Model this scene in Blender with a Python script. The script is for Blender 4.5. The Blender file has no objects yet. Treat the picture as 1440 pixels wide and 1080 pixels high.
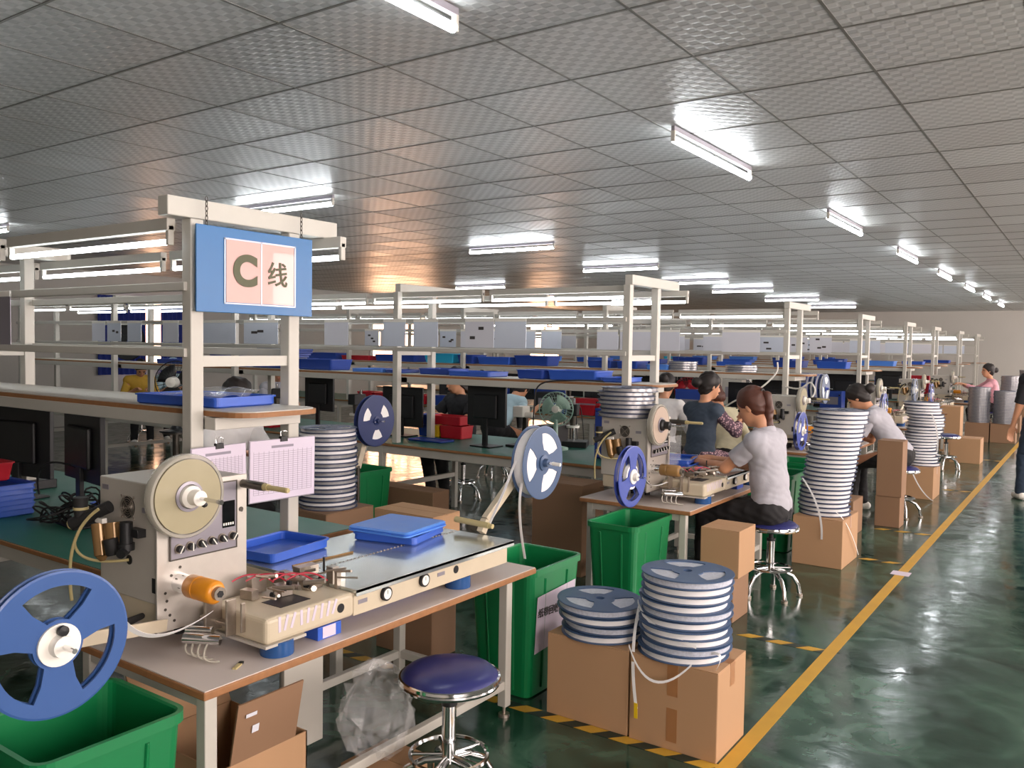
import bpy, math, random
import numpy as np
from mathutils import Vector, Matrix
random.seed(11)
RNG = np.random.default_rng(5)
SC = bpy.context.scene
COL = SC.collection
PI = math.pi
V = Vector

# ------------------------------------------------------------------ materials
def lin(h):
    h = h.lstrip('#')
    c = [int(h[i:i+2], 16) / 255 for i in (0, 2, 4)]
    return [x / 12.92 if x <= .04045 else ((x + .055) / 1.055) ** 2.4 for x in c] + [1]

def nodes(name):
    m = bpy.data.materials.new(name); m.use_nodes = True
    nt = m.node_tree
    return m, nt, nt.nodes, nt.links, nt.nodes['Principled BSDF']

def pm(name, hx, rough=.5, metal=0., var=.12, scale=14., bump=0., spec=.5, coat=0., trans=0., alpha=1., sheen=0.):
    """plain surface with a fine procedural mottle in colour and gloss"""
    m, nt, N, L, b = nodes(name)
    c = lin(hx)
    tc = N.new('ShaderNodeTexCoord'); no = N.new('ShaderNodeTexNoise')
    no.inputs['Scale'].default_value = scale; no.inputs['Detail'].default_value = 4
    L.new(tc.outputs['Object'], no.inputs['Vector'])
    mx = N.new('ShaderNodeMix'); mx.data_type = 'RGBA'
    mx.inputs[6].default_value = [x * (1 - var) for x in c[:3]] + [1]
    mx.inputs[7].default_value = [min(1, x * (1 + var)) for x in c[:3]] + [1]
    L.new(no.outputs['Fac'], mx.inputs[0]); L.new(mx.outputs[2], b.inputs['Base Color'])
    mr = N.new('ShaderNodeMapRange'); mr.inputs[3].default_value = max(0, rough - .06); mr.inputs[4].default_value = min(1, rough + .06)
    L.new(no.outputs['Fac'], mr.inputs[0]); L.new(mr.outputs[0], b.inputs['Roughness'])
    b.inputs['Metallic'].default_value = metal
    b.inputs['Specular IOR Level'].default_value = spec
    b.inputs['Coat Weight'].default_value = coat
    b.inputs['Transmission Weight'].default_value = trans
    b.inputs['Alpha'].default_value = alpha
    b.inputs['Sheen Weight'].default_value = sheen
    if bump:
        bp = N.new('ShaderNodeBump'); bp.inputs['Strength'].default_value = bump; bp.inputs['Distance'].default_value = .01
        L.new(no.outputs['Fac'], bp.inputs['Height']); L.new(bp.outputs[0], b.inputs['Normal'])
    return m

def em(name, hx, s):
    m, nt, N, L, b = nodes(name)
    N.remove(b); e = N.new('ShaderNodeEmission'); e.inputs[0].default_value = lin(hx); e.inputs[1].default_value = s
    L.new(e.outputs[0], N['Material Output'].inputs[0]); return m

M = {}
M['cream'] = pm('cream_painted_steel', '#b9b5ab', .42, var=.05)
M['ivory'] = pm('ivory_machine_paint', '#c4b79f', .4, var=.06, scale=20)
M['greywhite'] = pm('grey_white_machine_paint', '#b5afa5', .4, var=.05)
M['alu'] = pm('brushed_plate', '#cdc6bd', .35, metal=.55, var=.05, scale=40)
M['steel'] = pm('steel_sheet', '#d6dcda', .2, metal=.85, var=.06, scale=9)
M['chrome'] = pm('chrome', '#d8d8d8', .1, metal=1., var=.03)
M['darkmetal'] = pm('dark_metal', '#5c5750', .35, metal=.8, var=.2)
M['mech'] = pm('machined_metal', '#a79c90', .3, metal=.8, var=.2, scale=60)
M['black'] = pm('black_plastic', '#141416', .45, var=.2)
M['rubber'] = pm('black_rubber', '#1b1a1a', .7, var=.2)
M['blue'] = pm('blue_tray_plastic', '#2c57b8', .38, var=.07, spec=.5)
M['blue2'] = pm('deep_blue_plastic', '#1f3f95', .4, var=.08)
M['sky'] = pm('pale_blue_plastic', '#4f84d8', .35, var=.06)
M['cyan'] = pm('cyan_plastic', '#27a9d0', .4, var=.06)
M['reelblue'] = pm('slate_blue_reel_plastic', '#35568f', .36, var=.06)
M['reelslate'] = pm('dusty_blue_grey_reel_plastic', '#3d5374', .42, var=.08)
M['reelstack'] = pm('shaded_slate_reel_plastic', '#2e3a58', .4, var=.08)  # slate plastic, darkened to carry the shade gaps between stacked reels
M['reelnavy'] = pm('navy_reel_plastic', '#22305e', .38, var=.08)
M['reelviolet'] = pm('violet_blue_reel_plastic', '#3b4d9c', .36, var=.08)
M['green'] = pm('green_bin_plastic', '#0c7340', .36, var=.06)
M['red'] = pm('red_plastic', '#b01626', .4, var=.08)
M['yellow'] = pm('yellow_plastic', '#e0b913', .45, var=.08)
M['wire_red'] = pm('red_tubing', '#b3243a', .4, var=.05)
M['orange'] = pm('amber_urethane', '#d98b1d', .33, var=.12, scale=30)
M['tan'] = pm('tan_cover_tape', '#b3a090', .4, var=.05)
M['brownroll'] = pm('brown_urethane', '#8d6a3c', .4, var=.12)
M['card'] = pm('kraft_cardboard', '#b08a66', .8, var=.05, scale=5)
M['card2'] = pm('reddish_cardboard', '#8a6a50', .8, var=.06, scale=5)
M['cardin'] = pm('inner_cardboard', '#a07850', .85, var=.06)
M['ptape'] = pm('brown_parcel_tape', '#a07047', .3, var=.05)
M['ply'] = pm('worn_wooden_edge', '#94663f', .6, var=.25, scale=40)
M['laminate'] = pm('pale_laminate', '#c3b8b1', .38, var=.05, scale=6)
M['shelfboard'] = pm('pale_shelf_board', '#bdb7ad', .45, var=.04)
M['mat'] = pm('green_bench_mat', '#2c6a5a', .42, var=.08, scale=5)
M['paper'] = pm('white_paper', '#d8d8e0', .6, var=.02)
M['ppaper'] = pm('pinkish_lit_paper', '#cabfce', .55, var=.02)  # pale paper with the pinkish foreground light put into its colour
M['pocket'] = pm('clear_film_pocket', '#cfd6e4', .16, var=.06, scale=5, coat=.6)
M['ink'] = pm('grey_ink', '#8a8490', .7)
M['dark_ink'] = pm('dark_ink', '#3a3434', .7)
M['film'] = pm('clear_plastic_film', '#f2f2f2', .08, var=.02, alpha=.14, coat=.5)
M['whitep'] = pm('white_plastic', '#eae6dd', .35, var=.03)
M['tapewhite'] = pm('white_carrier_tape', '#e9e7e6', .45, var=.04, scale=30)
M['tapestripe'] = pm('sprocketed_carrier_tape', '#b9bcc6', .35, var=.35, scale=90)
M['tapegrey'] = pm('silver_grey_carrier_tape', '#a8a6a6', .25, metal=.35, var=.25, scale=40)
M['covertape'] = pm('cream_cover_tape', '#a0977a', .3, var=.05, coat=.4)
M['clear'] = pm('smoky_clear_plastic', '#c3beb0', .12, var=.03, alpha=.55, coat=.4)
M['panel'] = pm('lilac_grey_panel', '#8f8a92', .35, metal=.3, var=.05)
M['brass'] = pm('amber_filter_bowl', '#8a6a42', .2, metal=.3, var=.15)
M['hose'] = pm('beige_hose', '#b7a878', .35, var=.06)
M['vinyl'] = pm('navy_vinyl', '#2c2f66', .3, var=.03, scale=6)
M['tapey'] = pm('yellow_floor_tape', '#bd9230', .5, var=.18, scale=8)
M['tapek'] = pm('black_floor_tape', '#1d2a23', .5, var=.15, scale=8)
M['signblue'] = pm('blue_sign_board', '#28669c', .35, var=.04)
M['footblue'] = pm('dark_blue_wrap', '#254f86', .25, var=.12, scale=30)
M['signpaper'] = pm('pink_lit_paper', '#c9a29a', .35, var=.06, scale=6, coat=.5)  # pink here is the light on the sheet, put into its colour
M['letter'] = pm('olive_black_letter', '#4a4a2c', .5, var=.2, scale=40)
M['mint'] = pm('mint_fan_plastic', '#9dbcae', .35, var=.05)
M['curtain'] = pm('blue_curtain_cloth', '#1b2f86', .7, var=.15)
M['wall'] = pm('painted_wall', '#bfbbb4', .75, var=.04, scale=2)
M['skin'] = pm('skin', '#c78f6d', .5, var=.06, scale=20)
M['hair'] = pm('black_hair', '#1d1512', .58, var=.3, scale=70)
M['hairbrown'] = pm('reddish_brown_hair', '#4a2415', .52, var=.35, scale=80)
M['greycloth'] = pm('heather_grey_cotton', '#a9a7ae', .85, var=.06, bump=.25, scale=26)
M['whitecloth'] = pm('white_cotton', '#dfdcda', .85, var=.05, bump=.25, scale=22)
M['blackcloth'] = pm('black_cotton', '#1c1c20', .85, var=.15, bump=.25, scale=22)
M['pants'] = pm('black_trousers', '#191719', .8, var=.2, bump=.25, scale=20)
M['denim'] = pm('blue_denim', '#2b3a4c', .8, var=.25, bump=.2, scale=30)
M['vest'] = pm('slate_vest', '#3c4756', .8, var=.1, bump=.25, scale=22)
M['pink'] = pm('pink_blouse', '#d59aa4', .8, var=.08, bump=.2, scale=22)
M['yellowcloth'] = pm('mustard_cloth', '#c9a03a', .8, var=.1, bump=.3, scale=20)
M['paleblue'] = pm('pale_blue_cloth', '#a9c4cf', .8, var=.08, bump=.3, scale=20)
M['creamcloth'] = pm('cream_cloth', '#d9cfae', .8, var=.08, bump=.3, scale=20)
M['eye'] = pm('eye', '#20150f', .2)
M['lip'] = pm('lip', '#a85a52', .45)
M['glass'] = pm('dark_screen', '#0c0d10', .12, var=.1)
M['tube'] = em('lit_tube', '#f6fbff', 22.)
M['benchtube'] = em('lit_bench_tube', '#f4fbff', 9.)
M['warmtube'] = em('lit_warm_lamp', '#ffc69a', 26.)
M['daylight'] = em('daylight_pane', '#fff0ea', 10.)

def floral():
    m, nt, N, L, b = nodes('mauve_floral_cotton')
    tc = N.new('ShaderNodeTexCoord'); vo = N.new('ShaderNodeTexVoronoi'); vo.inputs['Scale'].default_value = 45
    cr = N.new('ShaderNodeValToRGB'); cr.color_ramp.elements[0].color = lin('#c9a3a8'); cr.color_ramp.elements[1].color = lin('#5a4350')
    cr.color_ramp.elements[0].position = .25; cr.color_ramp.elements[1].position = .5
    L.new(tc.outputs['Object'], vo.inputs['Vector']); L.new(vo.outputs['Distance'], cr.inputs[0]); L.new(cr.outputs[0], b.inputs['Base Color'])
    b.inputs['Roughness'].default_value = .85
    return m
M['floral'] = floral()

def floor_mat():
    m, nt, N, L, b = nodes('green_epoxy_floor')
    tc = N.new('ShaderNodeTexCoord')
    def noise(sc, det, dist):
        n = N.new('ShaderNodeTexNoise'); n.inputs['Scale'].default_value = sc; n.inputs['Detail'].default_value = det; n.inputs['Distortion'].default_value = dist
        L.new(tc.outputs['Object'], n.inputs['Vector']); return n
    n1 = noise(.8, 8, 1.6); n2 = noise(3.0, 8, 2.2); n3 = noise(8, 3, .4)
    mxf = N.new('ShaderNodeMath'); mxf.operation = 'MULTIPLY_ADD'; mxf.inputs[1].default_value = .55
    ml = N.new('ShaderNodeMath'); ml.operation = 'MULTIPLY'; ml.inputs[1].default_value = .45
    L.new(n2.outputs['Fac'], ml.inputs[0]); L.new(n1.outputs['Fac'], mxf.inputs[0]); L.new(ml.outputs[0], mxf.inputs[2])
    cr = N.new('ShaderNodeValToRGB')
    cr.color_ramp.elements[0].position = .36; cr.color_ramp.elements[0].color = lin('#152a21')
    cr.color_ramp.elements[1].position = .66; cr.color_ramp.elements[1].color = lin('#426150')
    e = cr.color_ramp.elements.new(.5); e.color = lin('#233f33')
    L.new(mxf.outputs[0], cr.inputs[0]); L.new(cr.outputs[0], b.inputs['Base Color'])
    mr = N.new('ShaderNodeMapRange'); mr.inputs[1].default_value = .35; mr.inputs[2].default_value = .65
    mr.inputs[3].default_value = .09; mr.inputs[4].default_value = .24
    L.new(n2.outputs['Fac'], mr.inputs[0]); L.new(mr.outputs[0], b.inputs['Roughness'])
    bp = N.new('ShaderNodeBump'); bp.inputs['Strength'].default_value = .22; bp.inputs['Distance'].default_value = .008
    L.new(n3.outputs['Fac'], bp.inputs['Height']); L.new(bp.outputs[0], b.inputs['Normal'])
    b.inputs['Specular IOR Level'].default_value = .7
    return m

def ceiling_mat(x0, y0):
    """0.6 m lay-in tiles of embossed foil; the grid bars are separate geometry"""
    m, nt, N, L, b = nodes('embossed_foil_tiles')
    tc = N.new('ShaderNodeTexCoord')
    mp = N.new('ShaderNodeMapping'); mp.inputs['Location'].default_value = (-x0 / .6, -y0 / .6, 0); mp.inputs['Scale'].default_value = (1 / .6, 1 / .6, 1 / .6)
    L.new(tc.outputs['Object'], mp.inputs[0])
    fl = N.new('ShaderNodeVectorMath'); fl.operation = 'FLOOR'; L.new(mp.outputs[0], fl.inputs[0])
    wn = N.new('ShaderNodeTexWhiteNoise'); L.new(fl.outputs[0], wn.inputs['Vector'])
    ck = N.new('ShaderNodeTexChecker'); ck.inputs['Scale'].default_value = 1
    sc = N.new('ShaderNodeVectorMath'); sc.operation = 'SCALE'; sc.inputs['Scale'].default_value = 14.0
    ad = N.new('ShaderNodeVectorMath'); ad.operation = 'MULTIPLY_ADD'; ad.inputs[1].default_value = (1, 1, 0); ad.inputs[2].default_value = (0, 0, .5)
    L.new(mp.outputs[0], ad.inputs[0]); L.new(ad.outputs[0], sc.inputs[0]); L.new(sc.outputs[0], ck.inputs['Vector'])
    sp = N.new('ShaderNodeSeparateXYZ'); L.new(sc.outputs[0], sp.inputs[0])
    def wave(o):
        a = N.new('ShaderNodeMath'); a.operation = 'MULTIPLY'; a.inputs[1].default_value = PI; L.new(o, a.inputs[0])
        s = N.new('ShaderNodeMath'); s.operation = 'SINE'; L.new(a.outputs[0], s.inputs[0]); return s.outputs[0]
    wv = N.new('ShaderNodeMath'); wv.operation = 'MULTIPLY'; L.new(wave(sp.outputs[0]), wv.inputs[0]); L.new(wave(sp.outputs[1]), wv.inputs[1])
    mr = N.new('ShaderNodeMapRange'); mr.inputs[1].default_value = -.25; mr.inputs[2].default_value = .25
    L.new(wv.outputs[0], mr.inputs[0])
    mx = N.new('ShaderNodeMix'); mx.data_type = 'RGBA'; mx.inputs[6].default_value = lin('#a9aaa8'); mx.inputs[7].default_value = lin('#bcbcba')
    L.new(mr.outputs[0], mx.inputs[0])
    hs = N.new('ShaderNodeHueSaturation'); L.new(mx.outputs[2], hs.inputs['Color'])
    mv = N.new('ShaderNodeMapRange'); mv.inputs[3].default_value = .9; mv.inputs[4].default_value = 1.05; L.new(wn.outputs['Value'], mv.inputs[0]); L.new(mv.outputs[0], hs.inputs['Value'])
    L.new(hs.outputs[0], b.inputs['Base Color'])
    b.inputs['Metallic'].default_value = .3
    rr = N.new('ShaderNodeMapRange'); rr.inputs[3].default_value = .33; rr.inputs[4].default_value = .45; L.new(wn.outputs['Value'], rr.inputs[0]); L.new(rr.outputs[0], b.inputs['Roughness'])
    bp = N.new('ShaderNodeBump'); bp.inputs['Strength'].default_value = .35; bp.inputs['Distance'].default_value = .004
    L.new(mr.outputs[0], bp.inputs['Height']); L.new(bp.outputs[0], b.inputs['Normal'])
    return m

# ------------------------------------------------------------------ mesh building
class MB:
    def __init__(s): s.v = []; s.f = []; s.sm = []; s.mi = []
    def add(s, vs, fs, smooth=False, m=0):
        o = len(s.v); s.v += [tuple(p) for p in vs]
        for f in fs: s.f.append([i + o for i in f]); s.sm.append(smooth); s.mi.append(m)
        return s
    def box(s, x0, x1, y0, y1, z0, z1, m=0, T=None):
        vs = [V((x, y, z)) for x in (x0, x1) for y in (y0, y1) for z in (z0, z1)]
        if T is not None: vs = [T @ p for p in vs]
        return s.add(vs, [(0, 1, 3, 2), (4, 6, 7, 5), (0, 4, 5, 1), (2, 3, 7, 6), (0, 2, 6, 4), (1, 5, 7, 3)], False, m)
    def obox(s, c, size, rot, m=0):
        T = Matrix.Translation(V(c)) @ rot.to_4x4(); a, b, d = [k / 2 for k in size]
        return s.box(-a, a, -b, b, -d, d, m, T)
    def bar(s, p0, p1, w, h, m=0, up=(0, 0, 1)):
        p0, p1 = V(p0), V(p1); d = (p1 - p0).normalized(); u = V(up)
        x = d.cross(u)
        if x.length < 1e-4: x = d.cross(V((0, 1, 0)))
        x.normalize(); z = x.cross(d)
        vs = [p + x * (a * w / 2) + z * (b * h / 2) for p in (p0, p1) for a, b in ((-1, -1), (1, -1), (1, 1), (-1, 1))]
        return s.add(vs, [(3, 2, 1, 0), (4, 5, 6, 7)] + [(i, (i + 1) % 4, 4 + (i + 1) % 4, 4 + i) for i in range(4)], False, m)
    def cyl(s, p0, p1, r0, r1=None, n=20, m=0, caps=True):
        r1 = r0 if r1 is None else r1
        p0, p1 = V(p0), V(p1); d = (p1 - p0).normalized()
        a = d.orthogonal().normalized(); b = d.cross(a)
        ring = lambda p, r: [p + (a * math.cos(2 * PI * i / n) + b * math.sin(2 * PI * i / n)) * r for i in range(n)]
        s.add(ring(p0, r0) + ring(p1, r1), [(i, (i + 1) % n, n + (i + 1) % n, n + i) for i in range(n)], True, m)
        if caps:
            s.add(ring(p0, r0), [list(range(n))[::-1]], False, m); s.add(ring(p1, r1), [list(range(n))], False, m)
        return s
    def lathe(s, c, axis, prof, n=32, m=0):
        """prof: (radius, height along axis) pairs, revolved; the first and last radius may be 0"""
        c, d = V(c), V(axis).normalized(); a = d.orthogonal().normalized(); b = d.cross(a)
        o = []; fs = []
        for r, h in prof:
            o += [c + d * h + (a * math.cos(2 * PI * i / n) + b * math.sin(2 * PI * i / n)) * r for i in range(n)]
        for k in range(len(prof) - 1):
            for i in range(n):
                j = (i + 1) % n
                fs.append((k * n + i, k * n + j, (k + 1) * n + j, (k + 1) * n + i))
        return s.add(o, fs, True, m)
    def tube(s, pts, r, n=8, m=0, closed=False):
        pts = [V(p) for p in pts]; N = len(pts); o = []; fs = []; a = None
        for i, p in enumerate(pts):
            if closed: t = pts[(i + 1) % N] - pts[i - 1]
            else: t = pts[min(i + 1, N - 1)] - pts[max(i - 1, 0)]
            t = t.normalized() if t.length > 1e-9 else V((0, 0, 1))
            a = t.orthogonal() if a is None else a - t * a.dot(t)
            if a.length < 1e-6: a = t.orthogonal()
            a.normalize(); b = t.cross(a)
            rr = r[i] if isinstance(r, (list, tuple)) else r
            o += [p + (a * math.cos(2 * PI * k / n) + b * math.sin(2 * PI * k / n)) * rr for k in range(n)]
        for i in range(N if closed else N - 1):
            for k in range(n):
                fs.append((i * n + k, i * n + (k + 1) % n, ((i + 1) % N) * n + (k + 1) % n, ((i + 1) % N) * n + k))
        s.add(o, fs, True, m)
        if not closed:
            s.add(o[:n], [list(range(n))[::-1]], False, m); s.add(o[-n:], [list(range(n))], False, m)
        return s
    def ribbon(s, pts, side, w, t=.0012, m=0):
        sd = V(side).normalized() * w / 2; pts = [V(p) for p in pts]; o = []; fs = []; N = len(pts)
        for i, p in enumerate(pts):
            d = (pts[min(i + 1, N - 1)] - pts[max(i - 1, 0)]).normalized(); nn = sd.cross(d).normalized() * t / 2
            o += [p - sd - nn, p + sd - nn, p + sd + nn, p - sd + nn]
        for i in range(N - 1):
            for k in range(4): fs.append((i * 4 + k, i * 4 + (k + 1) % 4, i * 4 + 4 + (k + 1) % 4, i * 4 + 4 + k))
        fs += [(3, 2, 1, 0), tuple((N - 1) * 4 + k for k in range(4))]
        return s.add(o, fs, True, m)
    def ngon(s, loop, ext, m=0):
        loop = [V(p) for p in loop]; e = V(ext); n = len(loop)
        return s.add(loop + [p + e for p in loop], [tuple(range(n))[::-1], tuple(range(n, 2 * n))] + [(i, (i + 1) % n, n + (i + 1) % n, n + i) for i in range(n)], False, m)
    def shell(s, c, bx, by, tx, ty, h, wall=.004, rim=.012, rc=.03, m=0, rimh=.02):
        """open tapered tub standing at c: bottom half sizes bx, by, top half sizes tx, ty, with a rolled rim"""
        cx, cy, cz = c
        def loop(hx, hy, r, z):
            o = []
            for q, (sx, sy) in enumerate(((1, 1), (-1, 1), (-1, -1), (1, -1))):
                for k in range(5):
                    a = q * PI / 2 + k * PI / 8
                    o.append((cx + sx * (hx - r) + r * math.cos(a), cy + sy * (hy - r) + r * math.sin(a), cz + z))
            return o
        L = [loop(bx - rc * .4, by - rc * .4, rc * .7, 0), loop(bx, by, rc, .006), loop(tx, ty, rc, h - rimh), loop(tx + rim, ty + rim, rc + rim, h - rimh),
             loop(tx + rim, ty + rim, rc + rim, h), loop(tx - wall * .3, ty - wall * .3, rc, h), loop(tx - wall, ty - wall, rc, h - .006), loop(bx - wall, by - wall, rc, wall + .006), ]
        n = 20; o = []; fs = []
        for l in L: o += l
        for k in range(len(L) - 1):
            for i in range(n): fs.append((k * n + i, k * n + (i + 1) % n, (k + 1) * n + (i + 1) % n, (k + 1) * n + i))
        fs.append(tuple(range(n))[::-1]); fs.append(tuple((len(L) - 1) * n + i for i in range(n)))
        return s.add(o, fs, False, m)
    def build(s, name, mats, parent=None, world=False, loc=None, bevel=0., seg=2, auto=False):
        me = bpy.data.meshes.new(name)
        off = V((0, 0, 0))
        if world and parent is not None:
            off = parent.location.copy()
            if parent.parent is not None: off = off + parent.parent.location
        if loc is not None: off = V(loc)
        me.from_pydata([tuple(V(p) - off) for p in s.v], [], s.f)
        for mm in (mats if isinstance(mats, (list, tuple)) else [mats]): me.materials.append(M[mm] if isinstance(mm, str) else mm)
        me.polygons.foreach_set('use_smooth', s.sm); me.polygons.foreach_set('material_index', s.mi); me.update()
        if any(s.sm): me.set_sharp_from_angle(angle=math.radians(38))
        o = bpy.data.objects.new(name, me); COL.objects.link(o)
        if loc is not None: o.location = loc
        if parent is not None: o.parent = parent
        if bevel:
            b = o.modifiers.new('soft_edges', 'BEVEL'); b.width = bevel; b.segments = seg; b.limit_method = 'ANGLE'; b.angle_limit = math.radians(35)
        return o

def B(*a, **k): return MB().box(*a, **k)
def tag(o, label, cat, group=None):
    o['label'] = label; o['category'] = cat
    if group: o['group'] = group
    elif 'group' in o: del o['group']
    return o
def thing(name, label, cat, loc=(0, 0, 0), group=None, rz=0.):
    o = bpy.data.objects.new(name, None); COL.objects.link(o); o.location = loc; o.rotation_euler = (0, 0, rz); o.empty_display_size = .05
    return tag(o, label, cat, group)
def struct(name, mb, mat, **k):
    o = mb.build(name, mat, **k); o['kind'] = 'structure'; return o
def dup(root, loc, rz=None, label=None, group=None, rot=None):
    r = root.copy(); COL.objects.link(r); r.location = loc
    if rz is not None: r.rotation_euler = (0, 0, rz)
    if rot is not None: r.rotation_euler = rot
    if label: r['label'] = label
    if group: r['group'] = group
    for ch in list(root.children):
        c = ch.copy(); COL.objects.link(c); c.parent = r
        for g in list(ch.children):
            d = g.copy(); COL.objects.link(d); d.parent = c
    return r
ORD = 'first second third fourth fifth sixth seventh eighth ninth tenth eleventh twelfth thirteenth fourteenth fifteenth sixteenth seventeenth eighteenth nineteenth twentieth twenty-first twenty-second twenty-third twenty-fourth twenty-fifth twenty-sixth twenty-seventh twenty-eighth twenty-ninth thirtieth'.split()

def text_obj(name, body, size, mat, parent, loc, rot, bold=0.):
    """lettering as mesh, from the built-in font"""
    cu = bpy.data.curves.new(name, 'FONT'); cu.body = body; cu.size = size; cu.align_x = 'CENTER'; cu.align_y = 'CENTER'; cu.offset = bold; cu.extrude = .0006
    t = bpy.data.objects.new(name + '_tmp', cu); COL.objects.link(t)
    dg = bpy.context.evaluated_depsgraph_get(); me = bpy.data.meshes.new_from_object(t.evaluated_get(dg))
    bpy.data.objects.remove(t); me.materials.clear(); me.materials.append(M[mat])
    o = bpy.data.objects.new(name, me); COL.objects.link(o); o.parent = parent; o.location = loc; o.rotation_euler = rot
    return o

# ------------------------------------------------------------------ camera
def camera():
    a, b, c = .6068, .0453, .0157
    ca, sa = math.cos(a), math.sin(a)
    fw = V((-sa * math.cos(b), ca * math.cos(b), -math.sin(b))); rt = V((ca, sa, 0)); up = rt.cross(fw)
    r2 = rt * math.cos(c) + up * math.sin(c); u2 = -rt * math.sin(c) + up * math.cos(c)
    cd = bpy.data.cameras.new('camera'); cam = bpy.data.objects.new('camera', cd); COL.objects.link(cam)
    cam.matrix_world = Matrix(((r2.x, u2.x, -fw.x, 0), (r2.y, u2.y, -fw.y, 0), (r2.z, u2.z, -fw.z, 1.55), (0, 0, 0, 1)))
    cd.sensor_width = 36; cd.lens = 36 * 1187.36 / 1440; cd.clip_start = .05; cd.clip_end = 100
    SC.camera = cam
camera()

# ------------------------------------------------------------------ room
XL, XR, YB, YF, ZC = -15.0, 2.4, -3.0, 28.25, 2.786
struct('floor', B(XL, XR, YB, YF, -.1, 0), floor_mat())
GX, GY = -1.459, 2.812
ce = struct('ceiling', B(XL, XR, YB, YF, ZC, ZC + .1), ceiling_mat(GX, GY))
g = MB()
x = GX - .6 * 23
while x < XR:
    if x > XL: g.box(x - .006, x + .006, YB, YF, ZC - .002, ZC + .002)
    x += .6
y = GY - .6 * 10
while y < YF:
    if y > YB: g.box(XL, XR, y - .006, y + .006, ZC - .0025, ZC + .002)
    y += .6
struct('trim_1', g, pm('ceiling_grid_bar', '#6b6a64', .4, metal=.4))
struct('wall_back', B(XL, XR, YF, YF + .1, 0, ZC), 'wall')
struct('wall_front', B(XL, XR, YB - .1, YB, 0, ZC), 'wall')
w = MB().box(XL - .1, XL, YB, YF, 0, .95).box(XL - .1, XL, YB, YF, 2.3, ZC)
spans = [(-3, 8.6), (10.2, 15.3), (17.7, 22.6), (24.4, 28.25)]
for a, b in spans: w.box(XL - .1, XL, a, b, .95, 2.3)
struct('wall_left', w, 'wall')
w = MB().box(XR, XR + .1, YB, YF, 0, .9).box(XR, XR + .1, YB, YF, 2.6, ZC)
wins = [(-1.5, 1.2), (2.4, 5.1), (6.3, 9.0), (10.2, 12.9), (14.1, 16.8), (18.0, 20.7), (21.9, 24.6), (25.4, 27.8)]  # unseen from the camera; the last one is added to brighten the back wall
e = YB
for a, b in wins: w.box(XR, XR + .1, e, a, .9, 2.6); e = b
w.box(XR, XR + .1, e, YF, .9, 2.6)
struct('wall_right', w, 'wall')
k = 1
for a, b in wins:
    fr = MB()
    for yy in (a, (a + b) / 2 - .02, b - .04): fr.box(XR + .01, XR + .07, yy, yy + .04, .9, 2.6)
    fr.box(XR + .01, XR + .07, a, b, .9, .94).box(XR + .01, XR + .07, a, b, 2.56, 2.6)
    o = struct('window_%d' % k, fr, 'cream')
    p = B(XR + .075, XR + .08, a, b, .9, 2.6).build('pane', 'daylight', o); k += 1
M['leftday'] = em('left_daylight_pane', '#ffc39a', 9.)
for (a, b) in [(8.6, 10.2), (15.3, 17.7), (22.6, 24.4)]:
    fr = MB()
    for yy in (a, (a + b) / 2 - .02, b - .04): fr.box(XL - .07, XL - .01, yy, yy + .04, .95, 2.3)
    fr.box(XL - .07, XL - .01, a, b, .95, .99).box(XL - .07, XL - .01, a, b, 2.26, 2.3)
    o = struct('window_%d' % k, fr, 'cream'); B(XL - .08, XL - .075, a, b, .95, 2.3).build('pane', 'leftday', o); k += 1
# blue curtains over two left windows
for i, (a, b) in enumerate([(8.3, 9.25), (9.55, 10.4)]):
    m_ = MB(); pts = []
    n = 60
    vs = []
    for q in range(n + 1):
        yy = a + (b - a) * q / n; xx = XL + .08 + .025 * math.sin(q * .9)
        vs += [(xx, yy, .9), (xx, yy, 2.36), (xx + .004, yy, 2.36), (xx + .004, yy, .9)]
    fs = []
    for q in range(n):
        for t in range(4): fs.append((q * 4 + t, q * 4 + (t + 1) % 4, q * 4 + 4 + (t + 1) % 4, q * 4 + 4 + t))
    m_.add(vs, fs, True)
    o = m_.build('curtain', 'curtain', loc=(XL + .08, (a + b) / 2, 2.36))
    tag(o, ['deep blue curtain over the left wall window, nearer panel', 'deep blue curtain over the left wall window, farther panel'][i], 'curtain')

# floor lines
o = B(-1.108, -1.046, YB + .2, 26.5, .0005, .0018).build('floor_line', 'tapey', loc=(-1.077, 3, .001))
tag(o, 'long worn yellow tape line along the aisle floor', 'floor tape')
o = B(-1.14, -1.02, 6.3, 6.42, .0018, .0024).build('tape_patch', 'ppaper', loc=(-1.08, 6.36, .002)); tag(o, 'small pale patch of tape stuck over the long yellow line', 'tape patch')
def hazard(y, x0, x1, label):
    m_ = MB(); x = x0
    while x < x1 - .06:
        m_.ngon([(x, y - .03, .0006), (x + .085, y - .03, .0006), (x + .135, y + .03, .0006), (x + .05, y + .03, .0006)], (0, 0, .001), 0)
        m_.ngon([(x + .085, y - .03, .0006), (x + .16, y - .03, .0006), (x + .21, y + .03, .0006), (x + .135, y + .03, .0006)], (0, 0, .001), 1)
        x += .16
    tag(m_.build('hazard_tape', ['tapey', 'tapek'], loc=((x0 + x1) / 2, y, .001)), label, 'floor tape', 'hazard tapes across the floor')
hazard(2.955, -3.3, -1.12, 'yellow and black hazard tape in front of the nearest reel cartons')
hazard(4.45, -1.56, -1.12, 'yellow and black hazard tape behind the eleven-reel stack')
hazard(6.65, -1.42, -1.12, 'yellow and black hazard tape beside the tall leaning stack carton')
hazard(7.86, -1.56, -1.12, 'yellow and black hazard tape at the foot of two narrow cartons')
hazard(10.6, -1.4, -1.12, 'yellow and black hazard tape past the twisted third stack')
hazard(13.95, -1.35, -1.12, 'yellow and black hazard tape past the lone low carton')

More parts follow.
